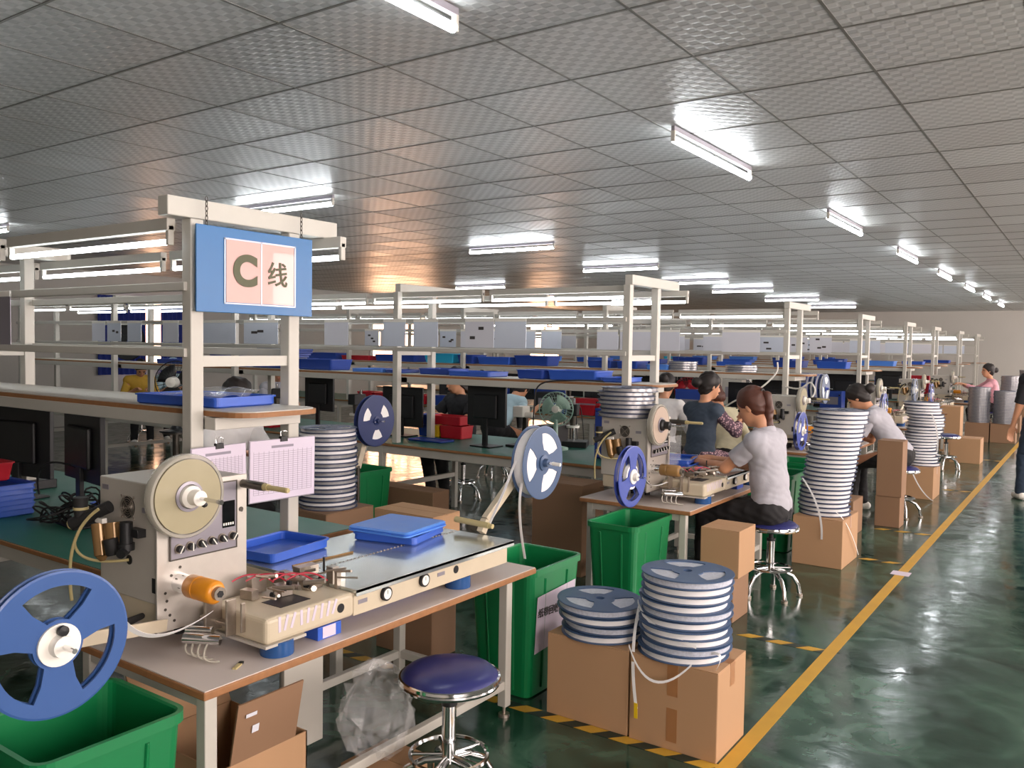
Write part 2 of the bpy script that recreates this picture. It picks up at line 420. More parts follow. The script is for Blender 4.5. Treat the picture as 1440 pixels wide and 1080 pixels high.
# ------------------------------------------------------------------ ceiling lamps
def lamp_proto(name, L, mat, label, cat, drop, tr=.018):
    t = thing(name, label, cat)
    B(-L / 2, L / 2, -.011 if drop < .08 else -.017, .011 if drop < .08 else .017, -.03 if drop < .08 else -.045, 0).build('housing', 'panel' if drop < .08 else 'cream', t, bevel=.003)
    m_ = MB().cyl((-L / 2 + .018, 0, -drop), (L / 2 - .018, 0, -drop), tr, n=14); m_.build('tube', mat, t)
    for s in (-1, 1):
        B(s * L / 2 - (.018 if s > 0 else 0), s * L / 2 + (.018 if s < 0 else 0), -.012, .012, -drop - .012, -.025).build('end_socket', 'cream', t, bevel=.003)
    return t
cl = lamp_proto('ceiling_lamp', 1.26, 'tube', 'x', 'ceiling lamp', .075)
first = True
def place_lamp(p, rz, label, group):
    global first
    if first:
        cl.location = p; cl.rotation_euler = (0, 0, rz); cl['label'] = label; cl['group'] = group; first = False; return cl
    return dup(cl, p, rz, label, group)
for i, yy in enumerate([1.83, 5.0, 8.25, 11.35, 14.4, 17.4, 20.3, 23.4]):
    place_lamp((-1.98, yy, ZC - .007), PI / 2, 'lit tube lamp above the aisle, %s one from the camera' % ORD[i], 'ceiling lamps above the aisle')
for i, yy in enumerate([4.95, 8.42, 11.26, 14.08, 16.5, 19.8, 23.35]):
    place_lamp((-5.9, yy, ZC - .007), 0, 'lit tube lamp across the bench ceiling, %s one from the camera' % ORD[i], 'ceiling lamps above the benches')
for i, yy in enumerate([4.4, 7.6, 13.65, 17.0, 20.4]):
    place_lamp((-10.3, yy, ZC - .007), 0, 'lit tube lamp deep over the benches, %s one from the camera' % ORD[i], 'ceiling lamps deep in the hall')
# ------------------------------------------------------------------ workbenches
PX = [-2.72, -4.89, -7.06, -9.23, -11.4]
ROWY = [1.75, 5.33, 8.97, 12.30, 15.63, 18.56, 22.17, 25.6]
NEAR = [.12, .0, .03, .03, .03, .03, .03, .03]
FAR = [.57, .45, .49, .49, .49, .49, .49, .49]
ROWN = ['nearest', 'second', 'third', 'fourth', 'fifth', 'sixth', 'seventh', 'last']
BZ = .71
def post_y(k): return ROWY[k] + NEAR[k], ROWY[k] + FAR[k]
bench_lamp = lamp_proto('bench_lamp', 1.2, 'benchtube', 'x', 'bench lamp', .085, .011)
bl_first = True
unlit_lamp = lamp_proto('bench_lamp', 1.2, 'whitep', 'x', 'bench lamp', .085, .011); unlit_first = True
def place_bl(p, label, group):
    global bl_first
    if bl_first:
        bl_first = False; bench_lamp.location = p; bench_lamp['label'] = label; bench_lamp['group'] = group; return
    dup(bench_lamp, p, 0, label, group)
for k in range(8):
    yb = ROWY[k]; yn, yf = post_y(k); np_ = 5 if k < 5 else 4
    xs = PX[:np_]; xend = xs[-1] - .05
    t = thing('workbench', 'white steel workbench with overhead frame and green top, %s row from the camera' % ROWN[k], 'workbench', (-2.75, yb + .4, 0), 'rows of workbenches')
    y0, y1 = yb - .1, yb + 1.0
    B(xend - .3, -2.76, y0, y1, BZ - .022, BZ - .002).build('tabletop', 'ply', t, True, bevel=.004)
    B(xend - .3, -2.765, y0 + .006, y1 - .006, BZ - .002, BZ).build('green_mat', 'mat', t, True)
    m_ = MB().box(xend - .3, -2.79, y0 + .03, y0 + .06, BZ - .09, BZ - .022).box(xend - .3, -2.79, y1 - .06, y1 - .03, BZ - .09, BZ - .022).box(-2.84, -2.79, y0 + .03, y1 - .03, BZ - .09, BZ - .022)
    m_.build('apron', 'cream', t, True, bevel=.004)
    for x in xs:
        for yy in (y0 + .05, y1 - .05):
            B(x - .14, x - .095, yy - .022, yy + .022, 0, BZ - .022).build('leg', 'cream', t, True, bevel=.004)
    for x in xs: B(x - .135, x - .1, y0 + .07, y1 - .07, .3, .34).build('stretcher', 'cream', t, True)
    for x in xs:
        top = 1.99
        for yy in (yn, yf):
            z0 = 0 if x == xs[0] else BZ
            B(x - .027, x + .027, yy - .027, yy + .027, z0, top).build('post', 'cream', t, True, bevel=.004)
        B(x - .03, x + .03, yb, yb + .8, 1.99, 2.06).build('crossbeam', 'cream', t, True, bevel=.004)
        B(x - .016, x + .016, yn + .02, yf - .02, 1.455, 1.495).build('tie_bar', 'cream', t, True)
    for yy in (yn - .04, yf + .012):
        for z in (1.49, 1.73):
            B(xend, xs[0] + .005, yy, yy + .028, z, z + .032).build('rail', 'cream', t, True, bevel=.003)
    def outline(xe, ya, yb_, r, z):
        o = [(xend - .1, yb_, z), (xend - .1, ya, z)]
        for cx, cy, a0 in ((xe - r, ya + r, -PI / 2), (xe - r, yb_ - r, 0)): o += [(cx + r * math.cos(a0 + q * PI / 12), cy + r * math.sin(a0 + q * PI / 12), z) for q in range(7)]
        return o
    MB().ngon(outline(-2.49, yn + .035, yn + .44, .1, 1.274), (0, 0, .018)).build('shelf_edge', 'ply', t, True)
    MB().ngon(outline(-2.5, yn + .042, yn + .432, .095, 1.292), (0, 0, .003)).build('shelf_board', 'shelfboard', t, True)
    m_ = MB().box(xend - .1, -2.69, yn + .03, yn + .065, 1.225, 1.274).box(xend - .1, -2.69, yn + .40, yn + .435, 1.225, 1.274)
    for x in xs: m_.box(x - .02, x + .09, yn + .03, yn + .43, 1.225, 1.27)
    m_.build('shelf_bearer', 'cream', t, True, bevel=.003)
    nl = [7, 7, 7, 6, 5, 5, 4, 4][k]
    for i in range(nl):
        xx = -3.36 - 1.27 * i
        if xx - .6 < xend - .3: break
        for s, yy in (('near', yb + .06), ('far', yb + .74)):
            if s == 'far' and k >= 2 or (k >= 3 and i % 3 == 2):
                p_ = (xx + (.17 if s == 'far' else 0), yy, 1.99); lb = 'unlit tube lamp, %s side of the %s bench frame, %s from the aisle' % (s, ROWN[k], ORD[i]); gr = 'bench lamps of the %s row' % ROWN[k]
                if unlit_first: unlit_first = False; unlit_lamp.location = p_; tag(unlit_lamp, lb, 'bench lamp', gr)
                else: dup(unlit_lamp, p_, 0, lb, gr)
                continue
            place_bl((xx + (.17 if s == 'far' else 0), yy, 1.99), 'lit tube lamp, %s side of the %s bench frame, %s from the aisle' % (s, ROWN[k], ORD[i]), 'bench lamps of the %s row' % ROWN[k])

# the hung sign of the nearest row
t = thing('hanging_sign', 'blue board sign lettered C hung on chains from the nearest bench frame', 'sign', (-2.655, 2.11, 1.65))
B(-2.663, -2.655, 1.84, 2.38, 1.655, 1.968).build('board', 'signblue', t, True, bevel=.002)
B(-2.6545, -2.653, 1.965, 2.283, 1.695, 1.925).build('paper_sheet', 'signpaper', t, True)
m_ = MB()
for yy in (1.955, 2.12, 2.285): m_.box(-2.6528, -2.6518, yy, yy + .006, 1.69, 1.93)
m_.box(-2.6528, -2.6518, 1.955, 2.29, 1.925, 1.931).box(-2.6528, -2.6518, 1.955, 2.29, 1.688, 1.693)
m_.build('film_pocket', 'pocket', t, True)
text_obj('letter', 'C', .155, 'letter', t, (.0045, 2.048 - 2.11, 1.81 - 1.65), (PI / 2, 0, PI / 2), .007)
text_obj('character', '线', .1, 'letter', t, (.0045, 2.2 - 2.11, 1.805 - 1.65), (PI / 2, 0, PI / 2), .001)
for yy in (1.885, 2.325):
    m_ = MB()
    for q in range(7):
        z = 1.958 + q * .017
        a = q % 2
        pts = [(-2.659 + (.005 * math.cos(u) if a else 0), yy + (0 if a else .005 * math.cos(u)), z + .011 * math.sin(u)) for u in [2 * PI * i / 8 for i in range(8)]]
        m_.tube(pts, .0016, 5, closed=True)
    m_.build('chain', 'darkmetal', t, True)

# papers hung between the rails
sheetp = {}
def sheet(x0, x1, yy, z0, z1, label, mat, group, prints=0):
    t = thing('document_sheet', label, 'document', ((x0 + x1) / 2, yy, z0), group)
    B(x0, x1, yy - .0015, yy + .0015, z0, z1).build('sheet', mat, t, True)
    if prints:
        m_ = MB()
        for q in range(prints):
            a = x0 + (x1 - x0) * (.12 + .8 * random.random() * .7); bz = z0 + (z1 - z0) * (.15 + .7 * random.random())
            m_.box(a, a + (x1 - x0) * .18, yy - .0022, yy - .0014, bz - .012, bz + .012)
        m_.build('print', 'dark_ink', t, True)
    B(x0, x1, yy - .004, yy + .003, z1 - .012, z1 + .012).build('clip_strip', 'whitep', t, True)
    return t
yy = ROWY[1] - .055
specs = [(-9.6, -9.33), (-9.28, -9.0), (-8.87, -8.6), (-8.2, -7.92), (-7.5, -6.98), (-6.85, -6.35), (-5.72, -5.42), (-5.0, -4.75), (-4.66, -4.4), (-4.12, -3.84), (-3.83, -3.54)]
for i, (a, b) in enumerate(specs):
    sheet(a, b, yy, 1.53, 1.745, 'clear-pocketed paper hung from the second bench frame, %s from its deep end' % ORD[i], 'pocket' if i % 3 else 'paper', 'papers hung on the second bench frame', 2 if i % 4 == 1 else 0)
for k in range(2, 8):
    n = [0, 0, 12, 9, 7, 6, 5, 4][k]; x = -2.95 - random.random() * .3
    for i in range(n):
        wd = random.choice([.28, .3, .42]) if k < 4 else .5
        sheet(x - wd, x, ROWY[k] - .055, 1.52, 1.745, 'paper sheet hung from the %s bench frame, %s from the aisle' % (ROWN[k], ORD[i]), random.choice(['paper', 'pocket', 'paper']), 'papers hung on the %s bench frame' % ROWN[k], random.choice([0, 0, 2, 3]) if k < 5 else 0)
        x -= wd + random.choice([.03, .08, .3, .5])
sheet(-4.18, -3.965, 1.81, 1.52, 1.745, 'grey film-covered sheet hung on the nearest bench frame', 'panel', None, 0)

# ------------------------------------------------------------------ trays
def tray(loc, sx, sy, h, mat, label, group=None, rz=0., tilt=0.):
    t = thing('tray', label, 'tray', loc, group, rz)
    if tilt: t.rotation_euler = (tilt, 0, rz)
    MB().shell((0, 0, 0), sx / 2 - h * .25, sy / 2 - h * .25, sx / 2 - .01, sy / 2 - .01, h, wall=.003, rim=.008, rc=.02, rimh=.006).build('tub', mat, t)
    return t
def tray_at(x0, x1, y, z, sy, h, mat, label, group=None, rz=0.):
    return tray(((x0 + x1) / 2, y, z), x1 - x0, sy, h, mat, label, group, rz)
SZ = 1.2955
ysh = post_y(0)[0] + .27
t = tray((-2.97, 2.10, SZ), .5, .32, .04, 'blue', 'bright blue tray holding clear film on the nearest shelf end', None, .08)
m_ = MB(); n = 9; vs = []; fs = []
for i in range(n):
    for j in range(n): vs.append((-.2 + .4 * i / (n - 1), -.13 + .26 * j / (n - 1), .026 + .02 * random.random() + (.02 if j > 5 else 0)))
for i in range(n - 1):
    for j in range(n - 1): fs.append((i * n + j, (i + 1) * n + j, (i + 1) * n + j + 1, i * n + j + 1))
m_.add(vs, fs, True); o = m_.build('plastic_film', 'film', loc=(0, 0, 0)); o.location = (-2.97, 2.10, SZ + .005); o.rotation_euler = (0, 0, .08)
o.modifiers.new('skin', 'SOLIDIFY').thickness = .001
tag(o, 'crumpled clear film sheet lying in the bright blue shelf tray', 'plastic film')
y2 = post_y(1)[0] + .25
for i, (a, b, h, mt, dy) in enumerate([(-5.55, -5.16, .03, 'sky', 0), (-5.14, -4.96, .03, 'blue2', 0), (-4.8, -4.45, .05, 'blue2', .05), (-4.42, -3.98, .04, 'blue', -.02), (-3.75, -3.48, .07, 'blue2', 0), (-3.46, -3.02, .075, 'blue', 0), (-3.0, -2.78, .035, 'blue', 0), (-6.3, -5.8, .1, 'blue2', 0), (-6.95, -6.4, .05, 'blue2', 0), (-7.6, -7.0, .1, 'blue', 0), (-8.6, -8.0, .05, 'blue2', 0)]):
    tray_at(a, b, y2 + dy, SZ, .3, h, mt, '%s plastic tray on the second bench shelf, %s of its trays listed' % ({'blue': 'bright blue', 'blue2': 'dark blue', 'sky': 'pale blue'}[mt], ORD[i]), 'trays on the second bench shelf')
for i, (x, n) in enumerate([(-6.7, 4), (-7.4, 3)]):
    for q in range(n):
        tray((x + .02 * q, y2 + .02, SZ + .102 + .022 * q), .55, .3, .035, 'blue2', 'dark blue tray stacked over the second shelf, stack %s from aisle, %s up' % (ORD[i], ORD[q]), 'stacked trays on the second bench shelf', .05 * (q % 3))
y3 = post_y(2)[0] + .25
for i, (a, b, h, mt) in enumerate([(-10.3, -9.6, .1, 'blue2'), (-9.5, -8.9, .07, 'red'), (-8.8, -8.0, .1, 'blue2'), (-7.85, -7.3, .13, 'cyan'), (-7.25, -6.95, .12, 'blue2'), (-6.9, -6.35, .1, 'blue'), (-6.3, -5.75, .13, 'blue2'), (-5.2, -4.85, .09, 'blue2'), (-4.8, -4.5, .09, 'blue2'), (-4.4, -4.1, .06, 'sky')]):
    tray_at(a, b, y3, SZ, .34, h, mt, '%s plastic tub on the third bench shelf, %s from its deep end' % ({'blue': 'bright blue', 'blue2': 'dark blue', 'sky': 'pale blue', 'cyan': 'cyan', 'red': 'red'}[mt], ORD[i]), 'tubs on the third bench shelf')
for k in (3, 4, 5, 6):
    yk = post_y(k)[0] + .25; x = -2.9
    for i in range(7):
        wd = .35 + .25 * random.random()
        mt = random.choice(['blue', 'blue2', 'blue2', 'sky', 'shelfboard', 'cyan' if k == 5 else 'blue2'])
        tray_at(x - wd, x, yk, SZ, .32, .05 + .07 * random.random(), mt, '%s tub on the %s bench shelf, %s from the aisle' % ({'blue': 'blue', 'blue2': 'dark blue', 'sky': 'pale blue', 'cyan': 'cyan', 'shelfboard': 'cream'}[mt], ROWN[k], ORD[i]), 'tubs on the %s bench shelf' % ROWN[k])
        x -= wd + .08 + .4 * random.random()

# ------------------------------------------------------------------ reels
def flange_mb(R, t, win=(.34, .8), wa=.62, ncor=3, a0=0., hub=.1):
    """thin disc in the XY plane with three sector windows"""
    m_ = MB(); rad = [hub * R, .22 * R, win[0] * R, (win[0] + win[1]) / 2 * R, win[1] * R, R * .97, R]
    sec = 2 * PI / ncor; ns, nw = 5, 10; ang = []; iswin = []
    for c in range(ncor):
        base = c * sec + a0
        for j in range(ns): ang.append((base, -sec / 2 + (sec / 2 - wa) * j / ns)); iswin.append(False)
        for j in range(nw): ang.append((base, -wa + 2 * wa * j / nw)); iswin.append(True)
        for j in range(ns): ang.append((base, wa + (sec / 2 - wa) * j / ns)); iswin.append(False)
    n = len(ang); vs = []; fs = []
    for lay in (0, t):
        for q, r in enumerate(rad):
            for b, u in ang:
                uu = u
                if q <= 2: # spokes keep about the same width towards the hub
                    uw = wa * .72; uu = u * uw / wa if abs(u) <= wa else math.copysign(uw + (abs(u) - wa) * (sec / 2 - uw) / (sec / 2 - wa), u)
                vs.append((r * math.cos(b + uu), r * math.sin(b + uu), lay - (t * .3 if lay and q == 6 else 0)))
    nr = len(rad); idx = lambda l, q, i: l * nr * n + q * n + i % n
    hole = lambda q, i: iswin[i % n] and q in (2, 3)
    for q in range(nr - 1):
        for i in range(n):
            if hole(q, i): continue
            fs.append((idx(1, q, i), idx(1, q, i + 1), idx(1, q + 1, i + 1), idx(1, q + 1, i)) [::-1])
            fs.append((idx(0, q, i), idx(0, q + 1, i), idx(0, q + 1, i + 1), idx(0, q, i + 1)) [::-1])
            if not hole(q, i) and hole(q, i - 1): fs.append((idx(0, q, i), idx(1, q, i), idx(1, q + 1, i), idx(0, q + 1, i)))
            if not hole(q, i) and hole(q, i + 1): fs.append((idx(0, q, i + 1), idx(0, q + 1, i + 1), idx(1, q + 1, i + 1), idx(1, q, i + 1)))
    for i in range(n):
        fs.append((idx(0, 0, i), idx(1, 0, i), idx(1, 0, i + 1), idx(0, 0, i + 1)))
        fs.append((idx(0, nr - 1, i), idx(0, nr - 1, i + 1), idx(1, nr - 1, i + 1), idx(1, nr - 1, i)))
        if iswin[i]:
            fs.append((idx(0, 2, i), idx(0, 2, i + 1), idx(1, 2, i + 1), idx(1, 2, i))); fs.append((idx(0, 4, i), idx(1, 4, i), idx(1, 4, i + 1), idx(0, 4, i + 1)))
    return m_.add([(x, y, z) for x, y, z in vs], fs, False)
def reel_proto(R, th, fl, tp, fill=.94, tf=.0025, hub=.1, label='x'):
    t = thing('component_reel', label, 'reel')
    f1 = flange_mb(R, tf, hub=hub); f1.build('flange', fl, t)
    f2 = flange_mb(R, tf, hub=hub); o = f2.build('flange', fl, t); o.location = (0, 0, th - tf)
    MB().lathe((0, 0, 0), (0, 0, 1), [(R * .3, tf), (R * fill, tf), (R * fill, th - tf), (R * .3, th - tf), (R * .3, tf)], n=48).build('wound_tape', tp, t)
    MB().lathe((0, 0, 0), (0, 0, 1), [(R * .1, tf), (R * .2, tf), (R * .2, th - tf), (R * .1, th - tf), (R * .1, tf)], n=24).build('hub', fl, t)
    return t
used = set()
def place_reel(pr, loc, rot, label, group):
    if pr.name not in used:
        used.add(pr.name); pr.location = loc; pr.rotation_euler = rot; tag(pr, label, 'reel', group); return pr
    return dup(pr, loc, None, label, group, rot)
RA = reel_proto(.18, .031, 'reelslate', 'tapewhite', fill=.93, tf=.0038)
RA2 = reel_proto(.182, .031, 'reelslate', 'tapestripe', fill=.95, tf=.0042)
RB = reel_proto(.183, .0322, 'reelstack', 'tapewhite', fill=.93, tf=.0048)
RC = reel_proto(.178, .0255, 'reelstack', 'tapegrey', fill=.95, tf=.004)
RD = reel_proto(.178, .0255, 'reelstack', 'tapewhite', fill=.965, tf=.004)
def stack(pr, c, z0, n, pitch, what, group, wob=.008, drift=None, tilt=.0):
    for i in range(n):
        dx = (drift(i)[0] if drift else 0) + random.uniform(-wob, wob); dy = (drift(i)[1] if drift else 0) + random.uniform(-wob, wob)
        p = pr[i % len(pr)] if isinstance(pr, list) else pr
        place_reel(p, (c[0] + dx, c[1] + dy, z0 + i * pitch), (random.uniform(-tilt, tilt), random.uniform(-tilt, tilt), random.random() * 6), 'reel in %s, %s from its bottom' % (what, ORD[i]), group)
place_top = []
stack([RA, RA2], (-1.69, 3.14), .347, 4, .036, 'the low stack before the lettered bin', 'low reel stack on the front carton', .012, tilt=.02)
stack([RA, RA2, RA, RA], (-1.315, 3.13), .347, 10, .0325, 'the ten-high stack on the front carton', 'ten-high reel stack on the front carton', .011, tilt=.012)
stack(RB, (-1.585, 6.42), .352, 24, .0322, 'the tall leaning stack beside the seated grey-polo person', 'tall leaning reel stack', .005, lambda i: (-.045 * math.cos(i / 23 * PI) + (.02 if i > 20 else 0), 0))
stack(RB, (-1.53, 9.97), .342, 21, .0322, 'the twisted stack past the narrow cartons', 'twisted third reel stack', .012, lambda i: (-.03 * math.sin(i * .35), 0), tilt=.02)
stack(RC, (-1.71, 16.95), .332, 24, .0258, 'the far grey twin stack on the bench side', 'far twin reel stack, bench side', .006)
stack(RC, (-1.32, 16.95), .332, 22, .0258, 'the far grey twin stack on the aisle side', 'far twin reel stack, aisle side', .006)
stack(RC, (-1.42, 19.4), .332, 30, .0258, 'the grey stack behind the pink-bloused person', 'reel stack behind the pink-bloused person', .006)
stack(RC, (-1.25, 21.6), .42, 30, .0258, 'the last grey stack by the back wall', 'last reel stack before the back wall', .006)
stack([RC, RD], (-3.93, 3.66), .53, 19, .0262, 'the striped stack behind the hanging clipboards', 'reel stack behind the clipboards', .008)

# ------------------------------------------------------------------ cartons
def carton(x0, x1, y0, y1, z0, z1, label, mat='card', tape='y', rz=0., group=None, face_tape=None):
    c = ((x0 + x1) / 2, (y0 + y1) / 2, z0); hx, hy, h = (x1 - x0) / 2, (y1 - y0) / 2, z1 - z0
    t = thing('carton', label, 'box', c, group, rz)
    B(-hx, hx, -hy, hy, 0, h - .005).build('body', mat, t, bevel=.004)
    B(-hx + .001, hx - .001, -hy, -.0015, h - .005, h).build('top_flap', mat, t, bevel=.0015)
    B(-hx + .001, hx - .001, .0015, hy, h - .005, h).build('top_flap', mat, t, bevel=.0015)
    if tape:
        m_ = MB().box(-hx - .001, hx + .001, -.024, .024, h, h + .0008)
        for s in (-1, 1): m_.box(s * hx - (.001 if s < 0 else 0), s * hx + (.001 if s > 0 else 0), -.024, .024, h - .09, h)
        m_.build('parcel_tape', 'ptape', t)
    if face_tape is not None:
        m_ = MB()
        for a, b in face_tape: m_.box(-.022, .022, -hy - .0012, -hy, a * h, b * h)
        m_.build('side_tape', 'ptape', t)
    return t
carton(-1.868, -1.487, 2.985, 3.32, 0, .345, 'brown carton under the low stack of four reels', face_tape=None)
carton(-1.478, -1.115, 2.98, 3.28, 0, .345, 'brown carton with tape strips under the ten-high reel stack', face_tape=[(.62, 1), (.1, .48)])
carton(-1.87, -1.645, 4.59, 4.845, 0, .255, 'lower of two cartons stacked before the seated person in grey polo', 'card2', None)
carton(-1.85, -1.62, 4.6, 4.87, .256, .525, 'upper carton with a lifted flap before the seated person in grey polo', 'card', None)
carton(-1.79, -1.44, 6.2, 6.66, 0, .35, 'brown carton carrying the tall leaning reel stack', face_tape=None)
carton(-1.59, -1.385, 7.99, 8.2, 0, .27, 'lower narrow brown carton beside the bending worker', 'card2', None)
carton(-1.585, -1.375, 7.985, 8.2, .272, .765, 'upper narrow upright carton beside the bending worker', 'card2', None)
carton(-1.66, -1.375, 9.74, 10.2, 0, .34, 'brown carton carrying the twisted third reel stack')
carton(-1.69, -1.31, 13.35, 13.75, 0, .35, 'lone low carton on the floor past the third reel stack', 'card')
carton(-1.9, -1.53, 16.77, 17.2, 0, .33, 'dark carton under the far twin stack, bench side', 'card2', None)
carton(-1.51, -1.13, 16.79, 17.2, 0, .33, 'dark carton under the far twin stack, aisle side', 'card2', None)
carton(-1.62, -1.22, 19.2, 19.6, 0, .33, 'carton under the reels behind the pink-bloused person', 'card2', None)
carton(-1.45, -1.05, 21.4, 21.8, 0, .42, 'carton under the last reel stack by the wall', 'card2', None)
carton(-2.0, -1.72, 14.6, 14.95, 0, .72, 'tall carton beside the far worktable leg', 'card', None)
carton(-4.13, -3.73, 3.46, 3.86, 0, .53, 'carton under the reels behind the clipboards', 'card2', None)
carton(-2.99, -2.62, 3.12, 3.31, 0, .35, 'lower carton behind the steel worktop end', 'card2', None)
carton(-3.0, -2.61, 3.11, 3.32, .352, .715, 'orange-brown carton top showing behind the pale blue trays', 'card', None)
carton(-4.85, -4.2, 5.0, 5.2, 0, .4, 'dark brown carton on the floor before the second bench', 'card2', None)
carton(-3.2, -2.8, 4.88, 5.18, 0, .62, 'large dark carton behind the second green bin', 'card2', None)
carton(-1.88, -1.63, 7.35, 7.7, 0, .3, 'open small carton beside the tall leaning stack', 'card2', None)
m_ = MB().box(-.14, .14, 0, .006, 0, .16, T=Matrix.Translation((-1.78, 7.34, .3)) @ Matrix.Rotation(-.35, 4, 'X'))
# white loose tapes hanging from the stacks
def loose(pts, w, label, side=(0, 0, 1), mat='tapewhite'):
    o = MB().ribbon(pts, side, w, .0012).build('loose_tape', mat, loc=pts[0]); tag(o, label, 'tape', 'loose tape ends hanging from the reels')
def arc(a, b, c, n=14):
    a, b, c = V(a), V(b), V(c)
    return [a * (1 - t) ** 2 + b * 2 * t * (1 - t) + c * t * t for t in [i / n for i in range(n + 1)]]
loose(arc((-1.50, 3.10, .5), (-1.475, 2.955, .36), (-1.435, 2.955, .14)), .013, 'white tape end with yellow tip hanging down the front carton', (1, 0, 0))
tp_ = bpy.data.objects['loose_tape']; MB().ribbon([(-1.437 + 1.5, 2.954 - 3.1, .16 - .5), (-1.436 + 1.5, 2.954 - 3.1, .10 - .5)], (1, 0, 0), .0145, .002).build('yellow_tip', 'yellow', tp_)
loose(arc((-1.475, 2.96, .38), (-1.36, 2.9, .18), (-1.215, 2.965, .36)), .01, 'white tape loop drooping over the front carton face', (0, .3, 1))
loose(arc((-1.16, 3.02, .40), (-1.09, 2.99, .43), (-1.13, 3.0, .352)), .014, 'short white tape end curled at the front carton corner', (0, 1, .4))
loose(arc((-1.49, 3.06, .53), (-1.4, 2.93, .47), (-1.2, 2.97, .43)), .013, 'white tape slanting across the ten-high stack', (0, .2, 1))
loose(arc((-1.74, 6.24, .62), (-1.55, 6.1, .45), (-1.58, 6.19, .2)), .014, 'white tape hanging from the tall leaning stack', (1, 0, 0))
loose(arc((-1.5, 6.24, .40), (-1.40, 6.2, .36), (-1.42, 6.62, .03)), .012, 'white tape reaching the floor beside the tall stack carton', (0, 1, 0))
loose(arc((-1.64, 9.78, .42), (-1.5, 9.6, .1), (-1.36, 9.65, .01)), .014, 'white tape trailing from the twisted stack to the floor', (1, 0, 0))
loose(arc((-1.42, 9.79, .9), (-1.33, 9.75, .7), (-1.36, 9.8, .5)), .014, 'white tape slanting down the twisted stack', (1, 0, 0))

wh = reel_proto(.24, .03, 'black', 'rubber', fill=.8, label='x'); wh.location = (-9.9, 5.9, SZ + .24); wh.rotation_euler = (PI / 2, .4, .35); tag(wh, 'large black reel standing upright deep on the second bench shelf', 'reel')
# ------------------------------------------------------------------ green bins
def bin_(cx, cy, hx, hy, h, label, sheetside=False):
    t = thing('waste_bin', label, 'bin', (cx, cy, 0))
    MB().shell((0, 0, 0), hx * .78, hy * .8, hx - .012, hy - .012, h, wall=.005, rim=.012, rc=.035, rimh=.028).build('tub', 'green', t)
    m_ = MB()
    for s in (-1, 1):
        m_.bar((s * hx * .79, -hy * .35, .03), (s * (hx - .012), -hy * .42, h - .05), .012, .008); m_.bar((s * hx * .79, hy * .35, .03), (s * (hx - .012), hy * .42, h - .05), .012, .008)
        m_.bar((-hx * .35, s * hy * .81, .03), (-hx * .42, s * (hy - .012), h - .05), .012, .008); m_.bar((hx * .35, s * hy * .81, .03), (hx * .42, s * (hy - .012), h - .05), .012, .008)
    m_.build('rib', 'green', t, bevel=.002)
    return t
b0 = bin_(-2.12, 1.12, .19, .2, .58, 'green waste bin under the large blue supply reel')
b1 = bin_(-2.135, 3.21, .18, .225, .58, 'green waste bin with a white lettered sheet beside the front cartons')
sl = math.atan2(.18 * .22 - .012, .5)
def tilted_sheet(par, x, y0, y1, z0, z1):
    xs = lambda z: .18 * .78 + (.168 - .18 * .78) * z / .55 + .005
    m_ = MB().add([(xs(z) + d, y, z) for d in (0, .0012) for y, z in ((y0, z0), (y1, z0 + .02), (y1, z1 + .015), (y0, z1))], [(0, 1, 2, 3), (7, 6, 5, 4), (0, 4, 5, 1), (1, 5, 6, 2), (2, 6, 7, 3), (3, 7, 4, 0)])
    return m_.build('label_sheet', 'ppaper', par)
sh = tilted_sheet(b1, 0, -.155, .165, .2, .455)
ang_ = math.atan2(.168 - .18 * .78, .55)
text_obj('lettering', '纸带回收箱', .043, 'dark_ink', b1, (.1675, -.04, .372), (PI / 2 - 0, ang_, PI / 2), .0006)
b2 = bin_(-2.165, 4.33, .16, .25, .58, 'green waste bin under the violet-blue reel of the second machine')
b3 = bin_(-4.72, 4.7, .21, .2, .58, 'green waste bin behind the reel stack and clipboards')
b4 = bin_(-2.05, 6.62, .19, .22, .6, 'green waste bin behind the seated person in grey polo')
b5 = bin_(-2.1, 7.4, .18, .2, .6, 'green waste bin between the tall stack and third worktable')
o = MB().box(.169, .17, -.12, .12, .25, .46).build('label_sheet', 'paper', b3)

# ------------------------------------------------------------------ worktables
def worktable(x0, x1, y0, y1, z, label):
    t = thing('worktable', label, 'table', ((x0 + x1) / 2, (y0 + y1) / 2, 0))
    B(x0, x1, y0, y1, z - .026, z - .003).build('tabletop', 'ply', t, True, bevel=.004)
    B(x0 + .004, x1 - .004, y0 + .004, y1 - .004, z - .003, z).build('laminate_surface', 'laminate', t, True)
    for x in (x0 + .06, x1 - .06):
        for y in (y0 + .05, y1 - .14):
            l = B(x - .02, x + .02, y - .02, y + .02, .045, z - .026).build('leg', 'cream', t, True, bevel=.003)
            MB().cyl((x, y, 0), (x, y, .012), .024, n=16).cyl((x, y, .012), (x, y, .05), .007, n=10).build('levelling_foot', 'mech', l).location = -V(t.location)
    m_ = MB().box(x0 + .06, x1 - .06, y0 + .035, y0 + .065, z - .07, z - .026).box(x0 + .06, x1 - .06, y1 - .155, y1 - .125, z - .07, z - .026)
    m_.box(x0 + .045, x0 + .075, y0 + .05, y1 - .14, z - .07, z - .026)
    m_.build('apron', 'cream', t, True)
    m_ = MB().box(x1 - .075, x1 - .045, y0 + .05, y1 - .14, .12, .155).box(x0 + .045, x0 + .075, y0 + .05, y1 - .14, .12, .155).box(x0 + .06, x1 - .06, y1 - .155, y1 - .125, .12, .155)
    m_.build('stretcher', 'cream', t, True, bevel=.003)
    return t
TZ = .61
wt = worktable(-2.64, -1.93, 1.36, 2.985, TZ, 'wood-edged worktable carrying the nearest taping machine')
B(-2.3, -2.285, 1.93, 2.11, .1, .56).build('side_panel', 'cream', wt, True, bevel=.002)
